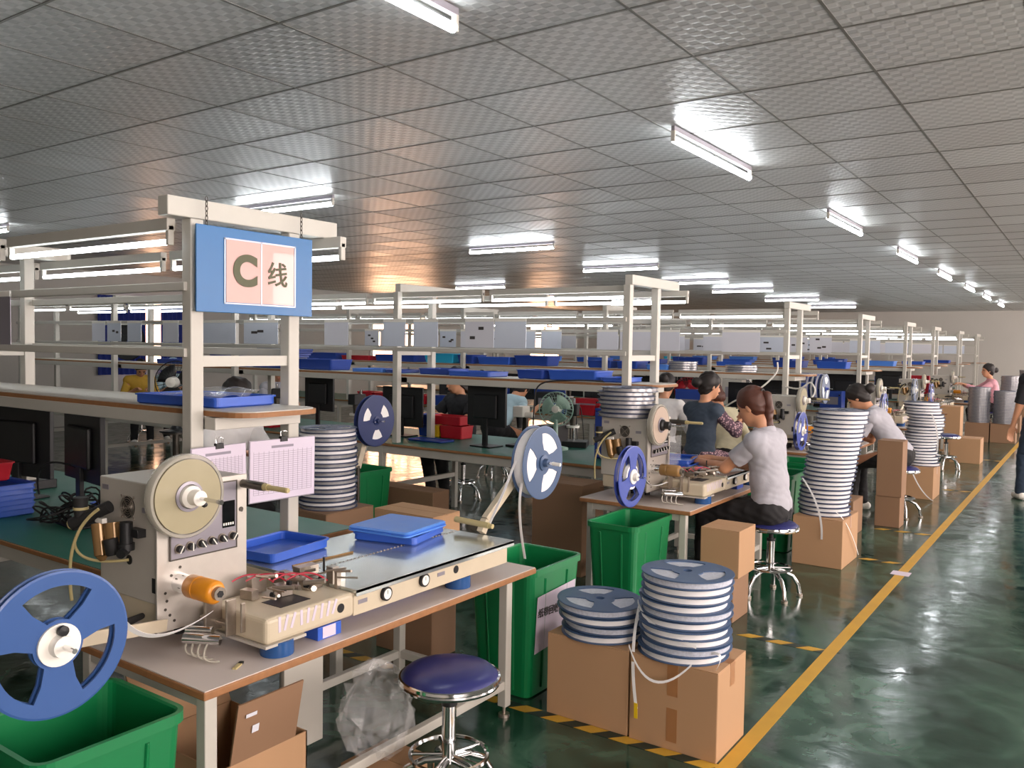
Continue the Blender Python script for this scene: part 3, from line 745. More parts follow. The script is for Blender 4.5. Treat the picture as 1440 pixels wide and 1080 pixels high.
wtn = ['second', 'third', 'fourth', 'fifth', 'sixth']
DY = [3.2, 6.5, 9.9, 13.2, 16.4]
for i, d in enumerate(DY):
    worktable(-2.64, -1.90, 1.36 + d, 2.9 + d, TZ, 'wood-edged worktable carrying the %s taping machine from the camera' % wtn[i])

# ------------------------------------------------------------------ taping machine
def rings(c, axis, rs, r, m_, n=24):
    for R in rs:
        d = V(axis).normalized(); a = d.orthogonal().normalized(); b = d.cross(a)
        m_.tube([V(c) + (a * math.cos(2 * PI * i / n) + b * math.sin(2 * PI * i / n)) * R for i in range(n)], r, 5, closed=True)
def machine():
    t = thing('taping_machine', 'ivory taping machine with amber roller and cream tape disc on the nearest worktable', 'taping machine', (-2.28, 1.445, TZ))
    W = dict(parent=t, world=True)
    B(-2.6, -2.286, 1.45, 1.757, .755, 1.117).build('cabinet', 'greywhite', bevel=.004, **W)
    B(-2.59, -2.286, 1.462, 1.75, .68, .755).build('cabinet_base', 'ivory', bevel=.003, **W)
    for x in (-2.5, -2.4):
        for y in (1.6, 1.71): MB().cyl((x, y, TZ), (x, y, .682), .018, n=14).build('foot', 'rubber', **W)
    fp = B(-2.286, -2.277, 1.443, 1.765, .672, 1.118).build('front_plate', 'alu', bevel=.0015, **W)
    m_ = MB()
    for (y, z) in ((1.47, .79), (1.475, .765), (1.47, .74), (1.485, .72), (1.5, .70), (1.52, .86), (1.49, .84), (1.745, 1.0)):
        m_.cyl((-2.277, y, z), (-2.2755, y, z), .0045, n=10)
    m_.cyl((-2.277, 1.742, 1.005), (-2.2745, 1.742, 1.005), .008, n=14)
    m_.box(-2.6, -2.2765, 1.4425, 1.4445, .672, .674)
    m_.build('bolt', 'darkmetal', **W)
    pn = B(-2.277, -2.2725, 1.484, 1.722, .886, 1.102).build('control_panel', 'panel', bevel=.001, **W)
    fr = MB()
    for a in ((1.482, 1.486, .884, 1.104), (1.72, 1.724, .884, 1.104), (1.482, 1.724, .884, .888), (1.482, 1.724, 1.1, 1.104)): fr.box(-2.274, -2.271, *a)
    fr.build('panel_frame', 'darkmetal', **W)
    d = MB().box(-2.2726, -2.2705, 1.668, 1.714, .955, 1.04).build('display', 'glass', **W)
    m_ = MB()
    for q in range(5): m_.box(-2.2705, -2.2698, 1.67 + q * .0085, 1.675 + q * .0085, .962, .97)
    m_.build('digit', 'whitep', **W)
    for i in range(6):
        y = 1.512 + i * .0385; z = .918 + .0015 * i
        kb = MB().cyl((-2.2725, y, z), (-2.268, y, z), .015, n=20, m=1).cyl((-2.268, y, z), (-2.254, y, z), .0115, .0105, n=20, m=0)
        a = [-.5, 0, .6, .6, .6, -.6][i]
        T = Matrix.Translation((-2.2535, y, z)) @ Matrix.Rotation(a, 4, 'X'); kb.box(-.001, .0015, -.0016, .0016, -.012, .012, m=2, T=T)
        kb.build('knob', ['black', 'mech', 'whitep'], **W)
    # cover tape disc
    ds = MB().lathe((-2.262, 1.517, 1.083), (1, 0, 0), [(0, 0), (.124, 0), (.127, .004), (.127, .03), (.124, .034), (.116, .034), (.116, .018), (.0, .018)], n=56).build('disc_guard', 'clear', **W)
    MB().lathe((-2.243, 1.517, 1.083), (1, 0, 0), [(.044, 0), (.112, 0), (.112, .016), (.044, .016), (.044, 0)], n=56).build('tape_roll', 'covertape', **W)
    MB().lathe((-2.23, 1.517, 1.083), (1, 0, 0), [(0, 0), (.034, 0), (.034, .02), (.032, .022), (.03, .024), (.024, .028), (.023, .06), (.019, .063), (0, .063)], n=32).build('hub', 'whitep', **W)
    MB().lathe((-2.227, 1.517, 1.083), (1, 0, 0), [(.037, 0), (.046, 0), (.046, .005), (.037, .006), (.037, 0)], n=32).build('hub_ring', 'panel', **W)
    MB().cyl((-2.17, 1.517, 1.083), (-2.085, 1.517, 1.083), .006, n=14).cyl((-2.085, 1.517, 1.083), (-2.07, 1.517, 1.083), .0075, n=14).build('shaft', 'chrome', **W)
    MB().lathe((-2.19, 1.54, 1.06), (1, 0, 0), [(0, 0), (.008, .002), (.009, .008), (.006, .014), (0, .016)], n=14).build('thumb_screw', 'black', **W)
    # drive roller
    MB().cyl((-2.277, 1.52, .812), (-2.222, 1.52, .812), .03, n=32).build('roller_collar', 'chrome', **W)
    MB().lathe((-2.222, 1.52, .812), (1, 0, 0), [(0, 0), (.032, 0), (.035, .004), (.035, .042), (.033, .044), (.033, .048), (.035, .05), (.035, .115), (.029, .124), (.02, .127), (0, .127)], n=40).build('roller', 'orange', **W)
    MB().cyl((-2.097, 1.52, .812), (-2.08, 1.52, .812), .02, n=20).cyl((-2.08, 1.52, .812), (-2.078, 1.52, .812), .011, n=6, m=1).build('roller_cap', ['mech', 'black'], **W)
    # tape arm at top
    MB().cyl((-2.28, 1.75, 1.088), (-2.17, 1.75, 1.088), .014, n=20).build('reel_arm', 'darkmetal', **W)
    MB().cyl((-2.17, 1.75, 1.088), (-2.15, 1.75, 1.088), .0115, n=16).cyl((-2.15, 1.75, 1.088), (-2.06, 1.75, 1.088), .0085, n=16).cyl((-2.06, 1.75, 1.088), (-2.056, 1.75, 1.088), .007, n=12).build('arm_sleeve', 'hose', **W)
    # side face: fan grille, regulators, hoses, badges
    m_ = MB(); rings((-2.437, 1.445, 1.035), (0, 1, 0), (.007, .014, .021, .028, .035), .0012, m_)
    for a in (PI / 4, 3 * PI / 4, 5 * PI / 4, 7 * PI / 4):
        m_.tube([(-2.437, 1.447, 1.035), (-2.437 + .046 * math.cos(a), 1.447, 1.035 + .046 * math.sin(a))], .0014, 5)
        rings((-2.437 + .047 * math.cos(a), 1.447, 1.035 + .047 * math.sin(a)), (0, 1, 0), (.003,), .0014, m_, 8)
    m_.build('fan_grille', 'mech', **W)
    MB().cyl((-2.437, 1.4515, 1.035), (-2.437, 1.4495, 1.035), .034, n=28).build('fan_opening', 'black', **W)
    for x, z in ((-2.565, 1.085), (-2.345, 1.035)):
        B(x - .018, x + .018, 1.4485, 1.45, z - .008, z + .008).build('badge', 'panel', **W)
    MB().cyl((-2.433, 1.4515, .872), (-2.433, 1.4475, .872), .015, n=18).build('hose_port', 'black', **W)
    B(-2.312, -2.29, 1.4485, 1.452, .79, .835).build('side_slot', 'black', **W)
    m_ = MB().cyl((-2.392, 1.415, .935), (-2.392, 1.415, 1.0), .019, n=18).cyl((-2.392, 1.415, .915), (-2.392, 1.415, .936), .024, n=18).box(-2.395, -2.34, 1.42, 1.448, .955, .98).cyl((-2.392, 1.415, .915), (-2.372, 1.385, .91), .014, n=14)
    m_.build('pressure_regulator', 'black', bevel=.001, **W)
    MB().lathe((-2.435, 1.40, .896), (-.2, -.1, 1), [(0, 0), (.018, .0), (.021, .006), (.021, .05), (0, .05)], n=18).build('dial_gauge', 'rubber', **W)
    MB().cyl((-2.5, 1.40, .885), (-2.525, 1.405, .98), .022, .024, n=20).cyl((-2.497, 1.40, .868), (-2.5, 1.40, .885), .008, .02, n=16).build('filter_bowl', 'brass', **W)
    MB().cyl((-2.46, 1.42, .9), (-2.48, 1.425, .985), .026, n=20).build('filter_bowl', 'brass', **W)
    MB().cyl((-2.60, 1.36, .975), (-2.49, 1.42, 1.035), .019, n=18).cyl((-2.575, 1.375, .99), (-2.575, 1.375, 1.06), .018, .022, n=18).build('filter_head', 'rubber', **W)
    MB().cyl((-2.604, 1.358, .973), (-2.6, 1.36, .975), .016, n=18).cyl((-2.575, 1.375, 1.022), (-2.575, 1.375, 1.03), .0225, n=18).build('filter_ring', 'hose', **W)
    B(-2.53, -2.49, 1.395, 1.41, .985, 1.0).build('badge', 'whitep', **W)
    m_ = MB().tube(arc((-2.5, 1.39, 1.03), (-2.6, 1.33, .95), (-2.585, 1.35, .74)), .005, 8).tube(arc((-2.585, 1.36, .92), (-2.56, 1.35, .85), (-2.433, 1.447, .872)), .0045, 8)
    m_.build('air_hose', 'hose', **W)
    MB().tube([(-2.35, 1.44, .715), (-2.3, 1.36, .725), (-2.22, 1.28, .735)], [.009, .012, .008], 10).build('lever', 'rubber', **W)
    # platform
    B(-2.25, -1.975, 1.6, 1.96, .655, .735).build('platform_head', 'ivory', bevel=.014, seg=3, **W)
    B(-2.25, -1.97, 1.595, 1.75, .648, .656).build('platform_base', 'greywhite', **W)
    B(-2.58, -1.975, 1.955, 2.83, .655, .733).build('platform_body', 'ivory', bevel=.003, **W)
    m_ = MB().box(-2.255, -1.962, 1.955, 2.86, .733, .745).box(-1.966, -1.962, 1.955, 2.86, .722, .745)
    m_.build('steel_top', 'steel', bevel=.001, **W)
    B(-2.58, -2.263, 1.955, 2.86, .734, .744).build('steel_top', 'steel', bevel=.001, **W)
    m_ = MB()
    for q in range(44): m_.cyl((-2.259, 1.99 + q * .0195, .74), (-2.259, 1.99 + q * .0195, .7475), .0028, n=6)
    m_.build('feed_pin', 'mech', **W)
    MB().cyl((-2.35, 2.02, .7475), (-2.33, 2.3, .7475), .0035, n=8).build('guide_rod', 'brass', **W)
    B(-2.12, -2.03, 1.70, 1.82, .7355, .7365).build('recess_shade_plate', 'black', **W)  # flat black plate painting the shade of a cut-out slot
    for (y, z) in ((2.103, .697), (2.301, .70)):
        MB().lathe((-1.975, y, z), (1, 0, 0), [(0, 0), (.024, 0), (.024, .012), (.019, .013), (0, .011)], n=28).build('gauge', 'rubber', **W)
        m_ = MB().cyl((-1.9625, y, z), (-1.9618, y, z), .018, n=24).box(-1.9618, -1.9612, y - .001, y + .001, z, z + .013, m=1); m_.build('gauge_dial', ['whitep', 'black'], **W)
    for (y, z) in ((1.897, .697), (2.491, .698)): MB().cyl((-1.976, y, z), (-1.9735, y, z), .015, n=20).build('port', 'black', **W)
    for (y, z) in ((1.996, .697), (2.402, .7)): B(-1.975, -1.9735, y - .021, y + .021, z - .007, z + .007).build('nameplate', 'panel', **W)
    for q in range(9):
        y = 1.65 + q * .028; a = random.uniform(-.5, .1)
        T = Matrix.Translation((-1.9748, y, .72)) @ Matrix.Rotation(a, 4, 'X'); B(0, .0008, -.005, .005, -.035, .012, T=T).build('masking_strip', 'ppaper', **W)
    B(-2.13, -2.115, 1.5992, 1.6, .675, .725).build('masking_strip', 'ppaper', **W)
    for (x, y) in ((-2.01, 1.67), (-2.02, 2.56), (-2.5, 2.56)):
        MB().lathe((x, y, TZ), (0, 0, 1), [(0, 0), (.05, 0), (.051, .003), (.05, .045), (0, .045)], n=32).build('tape_wrapped_foot', 'footblue', **W)
    # feed mechanism
    m_ = MB(); r2 = random.Random(3)
    for (x, y, z, a, b_, c) in ((-2.2, 1.86, .76, .07, .05, .045), (-2.12, 1.9, .755, .05, .06, .035), (-2.2, 1.95, .775, .04, .08, .03), (-2.09, 1.97, .765, .03, .03, .07), (-2.05, 1.955, .765, .012, .02, .06), (-2.14, 1.8, .752, .06, .04, .03), (-2.22, 1.76, .765, .04, .05, .05), (-2.18, 1.70, .752, .05, .03, .03)):
        m_.obox((x, y, z), (a, b_, c), Matrix.Rotation(r2.uniform(-.25, .25), 3, 'Z'))
    for q in range(16):
        x, y, z = -2.22 + .2 * r2.random(), 1.68 + .27 * r2.random(), .75 + .05 * r2.random(); a = r2.uniform(-.6, .6)
        m_.cyl((x, y, z), (x + .07 * math.cos(a), y + .07 * math.sin(a), z + r2.uniform(-.01, .02)), r2.uniform(.003, .009), n=10)
    m_.build('feed_mechanism', 'mech', bevel=.001, **W)
    m_ = MB().cyl((-2.1, 1.94, .78), (-2.1, 1.94, .835), .004, n=8)
    for q in range(9):
        x, y, z = -2.2 + .16 * r2.random(), 1.7 + .22 * r2.random(), .765 + .03 * r2.random(); m_.cyl((x, y, z), (x + .012, y + .004, z), .008, n=10)
    m_.build('screw_knob', 'black', **W)
    m_ = MB()
    for q in range(5):
        a = V((-2.24 + .03 * q, 1.68 + .03 * q, .785)); m_.tube(arc(a, a + V((.03, .06, .04)), a + V((.08, .1, -.01))), .0028, 6)
    m_.build('red_tubing', 'wire_red', **W)
    B(-2.085, -2.075, 1.985, 2.015, .735, .79).build('end_bracket', 'whitep', bevel=.002, **W)
    # bracket below the roller
    m_ = MB().box(-2.12, -2.112, 1.565, 1.60, .665, .775).box(-2.26, -2.12, 1.575, 1.6, .69, .70).box(-2.19, -2.18, 1.54, 1.6, .67, .77).box(-2.075, -2.068, 1.585, 1.6, .68, .77)
    m_.build('guide_bracket', 'mech', bevel=.002, **W)
    m_ = MB().cyl((-2.2, 1.49, .69), (-2.13, 1.53, .69), .012, n=16).cyl((-2.17, 1.46, .68), (-2.08, 1.52, .675), .015, n=16)
    m_.build('guide_pin', 'chrome', **W)
    m_ = MB()
    for q in range(4):
        a = V((-2.19 + q * .03, 1.5, .68)); m_.tube(arc(a, a + V((-.02, -.04, -.07)), a + V((.03, .01, -.062))), .003, 6)
    m_.build('clear_tube', 'clear', **W)
    return t
mc = machine()
mlab = ['cabinet behind the violet-blue reel', 'cabinet behind the tall leaning stack', 'cabinet past the bending worker', 'cabinet near the pink-bloused person', 'last cabinet along the aisle']
machines = [mc]
for i, d in enumerate(DY):
    machines.append(dup(mc, (-2.28 + (.06 if i == 0 else -.02), 1.445 + d, TZ), 0, 'ivory taping machine, %s, %s machine from the camera' % (mlab[i], wtn[i])))

for ch in machines[1].children:
    nm = ch.name.split('.')[0]
    sub = {'tape_roll': 'tan', 'roller': 'brownroll', 'hub': 'black', 'disc_guard': 'clear'}.get(nm)
    if sub:
        ch.data = ch.data.copy(); ch.data.materials[0] = M.get(sub) or M['brownroll']
# ------------------------------------------------------------------ mounted supply and take-up reels
def mounted(name, R, th, fl, tp, fill, label, loc, a0, hubmat='whitep', hubr=.06, windows=(.34, .8), wa=.62, rot=(0, PI / 2, 0), armpts=None, thick_fl=.003, armw=.012):
    """reel on a horizontal shaft along +X; the reel turns with its hub, the arm that holds it is a part"""
    t = thing(name, label, 'reel', loc)
    def turn(o): o.rotation_euler = rot; return o
    turn(flange_mb(R, thick_fl, windows, wa, a0=a0).build('flange', fl, t)).location = (th / 2 - thick_fl, 0, 0)
    turn(flange_mb(R, thick_fl, windows, wa, a0=a0).build('flange', fl, t)).location = (-th / 2, 0, 0)
    MB().lathe((-th / 2 + thick_fl, 0, 0), (1, 0, 0), [(R * .22, 0), (R * fill, 0), (R * fill, th - 2 * thick_fl), (R * .22, th - 2 * thick_fl), (R * .22, 0)], n=56).build('wound_tape', tp, t)
    MB().lathe((th / 2 - .002, 0, 0), (1, 0, 0), [(0, 0), (hubr, 0), (hubr, .008), (hubr * .55, .01), (hubr * .5, .03), (0, .03)], n=32).build('hub', hubmat, t)
    MB().cyl((-th / 2 - .04, 0, 0), (th / 2 + .07, 0, 0), .006, n=12).build('shaft', 'chrome', t)
    if armpts:
        m_ = MB()
        for a, b in zip(armpts[:-1], armpts[1:]): m_.bar(V(a) - V(loc), V(b) - V(loc), armw, .035)
        m_.build('support_arm', 'ivory', t, bevel=.002)
    return t
r0 = mounted('supply_reel', .165, .026, 'reelblue', 'tapewhite', .3, 'large blue supply reel with white hub over the nearest green bin', (-1.9, .955, .866), PI / 3, hubr=.048, thick_fl=.006, armpts=[(-2.26, 1.46, .70), (-1.99, 1.0, .83), (-1.94, .955, .866)])
MB().lathe((.028, 0, .035), (1, 0, 0), [(0, 0), (.012, 0), (.012, .01), (0, .012)], n=12).build('set_screw', 'black', r0)
r1 = mounted('take_up_reel', .165, .062, 'reelslate', 'tapewhite', .91, 'blue-grey take-up reel full of tape at the far end of the nearest machine', (-2.06, 3.18, 1.028), PI / 6, hubmat='reelslate', hubr=.035, armpts=[(-2.14, 2.87, .75), (-2.14, 2.9, .8), (-2.12, 3.17, 1.02)], armw=.03)
MB().cyl((-2.28 + 2.06, 2.87 - 3.18, .79 - 1.028), (-2.1 + 2.06, 2.87 - 3.18, .785 - 1.028), .013, n=16).cyl((-2.1 + 2.06, 2.87 - 3.18, .785 - 1.028), (-2.08 + 2.06, 2.87 - 3.18, .784 - 1.028), .01, n=14).build('tee_handle', 'hose', r1)
MB().cyl((.08, 0, 0), (.12, 0, -.002), .008, n=12).build('shaft_tip', 'whitep', r1)
r2 = mounted('supply_reel', .163, .03, 'reelviolet', 'tapewhite', .42, 'violet-blue supply reel with white hub above the second green bin', (-2.02, 4.03, .866), 0, hubr=.04, thick_fl=.005, armpts=[(-2.24, 4.62, .72), (-2.1, 4.1, .84), (-2.06, 4.03, .866)])
r3 = mounted('take_up_reel', .172, .04, 'reelnavy', 'tapewhite', .8, 'navy take-up reel standing over the bin behind the clipboards', (-3.96, 4.1, 1.035), .08, hubmat='reelnavy', hubr=.03, windows=(.36, .72), wa=.4, armpts=[(-4.03, 4.02, .72), (-4.0, 4.1, 1.03)], armw=.02)
MB().cyl((-4.03 + 3.96, -.08, -1.035), (-4.03 + 3.96, -.08, -.3), .014, n=14).cyl((-4.03 + 3.96, -.08, -1.035), (-4.03 + 3.96, -.08, -1.02), .12, n=24).build('floor_stand', 'darkmetal', r3)
for i, (loc, fl, lb) in enumerate([((-2.05, 7.25, .866), 'reelviolet', 'violet-blue supply reel beside the bending worker machine'), ((-2.05, 10.6, .9), 'reelviolet', 'violet-blue supply reel of the fourth machine'), ((-2.1, 12.9, 1.02), 'reelslate', 'grey-blue take-up reel of the fourth machine'), ((-2.05, 14.0, .92), 'reelviolet', 'violet-blue supply reel of the fifth machine')]):
    mounted('supply_reel', .163, .032, fl, 'tapewhite', .5, lb, loc, .3 * i, hubr=.04, armpts=[(-2.24, loc[1] + (.7 if i != 2 else -.19), .72), (loc[0] - .05, loc[1], loc[2])])
for q in range(4):
    mounted('component_reel', .165, .03, ['reelviolet', 'reelslate'][q % 2], 'tapewhite', .93, 'upright reel hung beyond the bending worker head, %s of four from the bench' % ORD[q], (-2.62 + .05 * q, 9.6, 1.13), q, hubmat='reelviolet', hubr=.03)
MB().cyl((-2.7, 9.6, 1.13), (-2.38, 9.6, 1.13), .01, n=10).cyl((-2.7, 9.6, .71), (-2.7, 9.6, 1.14), .012, n=10)
# tapes running off the mounted reels
def tapeof(par, name, pts, side, w, mat='tapewhite'):
    MB().ribbon(pts, side, w, .0014).build(name, mat, par, True)
tapeof(r1, 'tape_end', arc((-2.05, 3.04, .95), (-2.05, 3.0, .84), (-2.04, 3.06, .615), 16), (1, 0, 0), .012)
tapeof(r1, 'cover_strip', [(-2.075, 3.055, 1.09), (-2.09, 2.97, .93), (-2.115, 2.885, .775)], (1, 0, 0), .012)
tapeof(r0, 'carrier_strip', arc((-1.92, 1.11, .9), (-2.0, 1.22, .72), (-2.15, 1.54, .74), 20), (.6, .2, .5), .016)
tapeof(r2, 'carrier_strip', arc((-2.02, 4.19, .86), (-2.06, 4.3, .74), (-2.12, 4.72, .74), 16), (1, 0, 0), .014)
tapeof(r3, 'tape_end', arc((-3.93, 4.08, 1.03), (-4.1, 4.2, .85), (-4.62, 4.6, .6), 12), (0, 1, 0), .014)

# reels on top of the second machine
stack(RC, (-2.42, 4.76), 1.121, 7, .0262, 'the silver pile on top of the second machine', 'reels on top of the second machine', .018)
# stack of silver reels on third shelf
stack(RC, (-4.0, post_y(2)[0] + .25), SZ, 4, .0262, 'the silver pile on the third bench shelf', 'reels on the third bench shelf', .01)
stack(RC, (-3.3, post_y(2)[0] + .27), SZ, 3, .0262, 'the silver pile near the third shelf end', 'reels near the end of the third shelf', .01)

# ------------------------------------------------------------------ things on the nearest table and bench
tray((-2.56, 2.13, .745), .26, .33, .04, 'blue', 'open blue tray on the steel platform behind the clipboards', None, .12)
t = tray((-2.38, 2.62, .745), .3, .3, .035, 'blue', 'lower blue tray of the two on the steel platform', None, .25)
t = tray((-2.385, 2.615, .7805), .31, .31, .02, 'sky', 'upside-down pale blue tray lying on top of the platform trays', None, .12)
t.rotation_euler = (PI, 0, .12); t.location.z = .802
tray((-2.2, 2.26, TZ + .001), .25, .5, .03, 'blue2', 'long blue tray pushed under the steel platform', None, 0)
t = thing('label_box', 'small blue box with a white label under the machine platform', 'box', (-2.02, 1.86, TZ))
B(-.035, .035, -.05, .05, 0, .042).build('body', 'blue', t, bevel=.002); B(.035, .036, -.03, .025, .004, .04).build('label_sheet', 'ppaper', t)
t = thing('brush', 'tiny wooden brush with black bristles on the worktable corner', 'brush', (-2.015, 1.535, TZ), None, .5)
B(-.006, .006, -.03, .01, 0, .004).build('handle', 'hose', t); B(-.006, .006, .01, .022, 0, .006).build('bristles', 'black', t)
# clipboards hung on the frame
def clipboard(y0, y1, z0, z1, x, label, tilt):
    t = thing('clipboard', label, 'clipboard', (x, (y0 + y1) / 2, z0)); t.rotation_euler = (tilt, 0, 0)
    hy = (y1 - y0) / 2; h = z1 - z0
    B(-.006, -.003, -hy, hy, 0, h).build('board', 'panel', t)
    B(-.003, -.001, -hy + .004, hy - .004, .004, h - .003).build('paper_sheet', 'ppaper', t)
    m_ = MB(); n = 20
    for q in range(n): m_.box(-.001, -.0006, -hy + .02, hy - .02, .03 + (h - .075) * q / n, .0312 + (h - .075) * q / n)
    for q in range(13): m_.box(-.001, -.0006, -hy + .02 + (2 * hy - .04) * q / 12, -hy + .021 + (2 * hy - .04) * q / 12, .03, h - .045)
    m_.box(-.001, -.0006, -.06, .05, h - .035, h - .025)
    m_.build('printed_table', 'ink', t)
    m_ = MB().ngon([(-.012, -.017, h - .012), (-.012, .017, h - .012), (-.012, .015, h + .008), (-.012, -.015, h + .008)], (.016, 0, 0))
    m_.build('binder_clip', 'black', t)
    m_ = MB()
    for s in (-1, 1): m_.tube([(s * .004 + .0, -.011, h + .006), (s * .006, -.013, h + .024), (s * .006, -.006, h + .03), (s * .006, .006, h + .03), (s * .006, .013, h + .024), (s * .004, .011, h + .006)], .0009, 5)
    m_.build('clip_wire', 'chrome', t)
    return t
clipboard(1.82, 2.06, .955, 1.165, -2.655, 'clipboard with printed form and binder clip, half behind the tape disc', .015)
clipboard(2.065, 2.395, .925, 1.168, -2.65, 'larger clipboard with gridded form hanging beside the second frame post', -.01)
# monitors
def monitor(loc, rz, w, h, label, z=.12):
    t = thing('monitor', label, 'monitor', loc, None, rz)
    B(-w / 2, w / 2, -.012, .012, z, z + h).build('screen_casing', 'black', t, bevel=.004)
    B(-w * .3, w * .3, .012, .035, z + h * .2, z + h * .8).build('rear_housing', 'black', t, bevel=.01)
    B(-w / 2 + .012, w / 2 - .012, -.0135, -.012, z + .02, z + h - .012).build('screen', 'glass', t)
    B(-.025, .025, .01, .03, .01, z + h * .4).build('stand_neck', 'black', t, bevel=.003)
    B(-.11, .11, -.09, .09, 0, .012).build('stand_base', 'black', t, bevel=.006)
    return t
monitor((-3.75, 2.02, BZ), 3.0, .42, .31, 'black monitor back on the nearest bench beside the cables', .2)
monitor((-4.62, 2.15, BZ), 3.3, .5, .36, 'black monitor at the deep end of the nearest bench', .12)
monitor((-5.2, 5.75, BZ), 3.2, .46, .36, 'black monitor back behind the navy reel on the second bench', .09)
monitor((-4.15, 5.62, BZ), 3.05, .42, .33, 'black monitor back before the black-shirted worker', .17)
monitor((-6.3, 5.75, BZ), 3.1, .42, .34, 'black monitor beside the second frame post, deeper along the bench', .17)
for i, x in enumerate((-3.3, -3.95, -5.2, -6.4, -7.6)): monitor((x, 9.5, BZ), 3.1 + .1 * i, .46, .34, 'dark monitor on the third bench, %s from the aisle' % ORD[i], .12)
for i, x in enumerate((-3.2, -4.1, -5.3)): monitor((x, 12.8, BZ), 3.1, .46, .34, 'dark monitor on the fourth bench, %s from the aisle' % ORD[i], .12)
# cable tangle
m_ = MB(); rr = random.Random(8)
for q in range(12):
    c = V((-4.0 + .28 * rr.random(), 1.86 + .28 * rr.random(), BZ + .03)); R1 = rr.uniform(.05, .12); tl = rr.uniform(-.6, .6); ph = rr.random() * 6; n = rr.randint(18, 34); pts = []
    for t_ in range(n):
        a = ph + t_ * .42; w_ = R1 * (1 + .25 * math.sin(t_ * .7 + q)); pts.append(V((c.x + w_ * math.cos(a) + .003 * t_, c.y + w_ * math.sin(a) * .7, max(BZ + .006, c.z + .05 * math.sin(a * .9 + q) * (1 + tl) + .002 * t_))))
    m_.tube(pts, .0045, 6)
m_.tube(arc((-3.78, 2.02, BZ + .25), (-4.0, 1.9, BZ + .34), (-4.12, 2.0, BZ + .1)), .005, 6)
tag(m_.build('cable_tangle', 'rubber', loc=(-3.95, 2.0, BZ)), 'tangle of black cables beside the nearest monitor', 'cables')
# stack of blue trays
for q in range(6):
    tray((-4.33, 1.88, BZ + .024 * q), .36, .26, .032, 'blue', 'bright blue tray in the stack on the nearest bench, %s from the bottom' % ORD[q], 'stacked trays on the nearest bench', .0 + .02 * (q % 2))
tray((-4.36, 1.9, BZ + .155), .2, .14, .09, 'red', 'red box on top of the blue tray stack', None, .0)
tray((-3.83, 2.28, BZ), .36, .2, .05, 'blue', 'blue tray behind the cable tangle on the nearest bench', None, .1)
tray((-3.42, 2.35, BZ), .3, .2, .05, 'blue', 'blue tray behind the machine cabinet on the nearest bench', None, 0)
# fans
def fan(loc, R, h, mat, label, rz):
    t = thing('desk_fan', label, 'fan', loc, None, rz)
    MB().lathe((0, 0, 0), (0, 0, 1), [(0, 0), (R * .75, 0), (R * .75, .015), (R * .3, .03), (R * .16, .06), (R * .12, h - R * .6), (0, h - R * .6)], n=24).build('stand', mat, t)
    m_ = MB()
    for q in range(28):
        a = 2 * PI * q / 28; d = V((0, math.cos(a), math.sin(a)))
        m_.tube([V((.05, 0, h)) + d * R * .2, V((.05, 0, h)) + d * R * .7, V((.03, 0, h)) + d * R, V((-.03, 0, h)) + d * R * .9, V((-.05, 0, h)) + d * R * .25], .0016, 4)
    rings((.0, 0, h), (1, 0, 0), (R,), .005, m_, 32); rings((.05, 0, h), (1, 0, 0), (R * .4, R * .7), .002, m_, 28)
    m_.build('grille', mat, t)
    m_ = MB()
    for q in range(3):
        a0 = 2 * PI * q / 3; vs = []; 
        for s in range(7):
            a = a0 + 1.5 * s / 6
            for r in (R * .15, R * .85): vs.append((-.015 + .03 * s / 6, math.cos(a) * r, h + math.sin(a) * r))
        m_.add(vs, [(2 * s, 2 * s + 1, 2 * s + 3, 2 * s + 2) for s in range(6)], True)
    o = m_.build('blade', mat, t); o.modifiers.new('t', 'SOLIDIFY').thickness = .002
    MB().lathe((0, 0, h), (1, 0, 0), [(0, .055), (R * .2, .05), (R * .22, .03), (R * .2, 0), (R * .28, -.05), (R * .24, -.13), (0, -.14)], n=24).build('motor_housing', 'whitep', t)
    return t
fan((-3.62, 5.85, BZ), .14, .33, 'mint', 'mint green desk fan beside the second machine', -1.2)
fan((-6.95, 4.6, BZ), .19, .46, 'black', 'black wire fan with white motor behind the nearest shelf', 2.2)
fan((-3.95, 9.3, BZ), .15, .35, 'red', 'red desk fan on the third bench', -1.3)
o = thing('stool_stand', 'thin dark stand under the black wire fan', 'stand', (-6.95, 4.6, 0))
MB().cyl((0, 0, 0), (0, 0, BZ), .03, n=20).cyl((0, 0, 0), (0, 0, .02), .14, n=24).cyl((0, 0, BZ - .015), (0, 0, BZ), .12, n=24).build('column', 'darkmetal', o)
# parts bins on second bench
for i, (x0, x1, z0, z1, mt) in enumerate([(-5.12, -4.99, .002, .105, 'blue2'), (-4.985, -4.87, .002, .105, 'yellow'), (-4.865, -4.6, .002, .115, 'red'), (-4.99, -4.62, .12, .2, 'red'), (-5.13, -5.0, .11, .2, 'blue2')]):
    t = thing('parts_bin', ['small blue parts bin below, beside the yellow one', 'small yellow parts bin between blue and red', 'red parts bin on the bench beside the yellow one', 'long red parts bin on top of the others', 'upper blue parts bin beside the long red one'][i], 'parts bin', ((x0 + x1) / 2, 5.95, BZ + z0))
    MB().shell((0, 0, 0), (x1 - x0) / 2 - .012, .08, (x1 - x0) / 2 - .006, .09, z1 - z0, wall=.003, rim=.004, rc=.012, rimh=.008).build('tub', mt, t)
t = tray((-4.75, 5.62, BZ), .4, .2, .015, 'blue2', 'flat blue tray before the parts bins on the second bench')
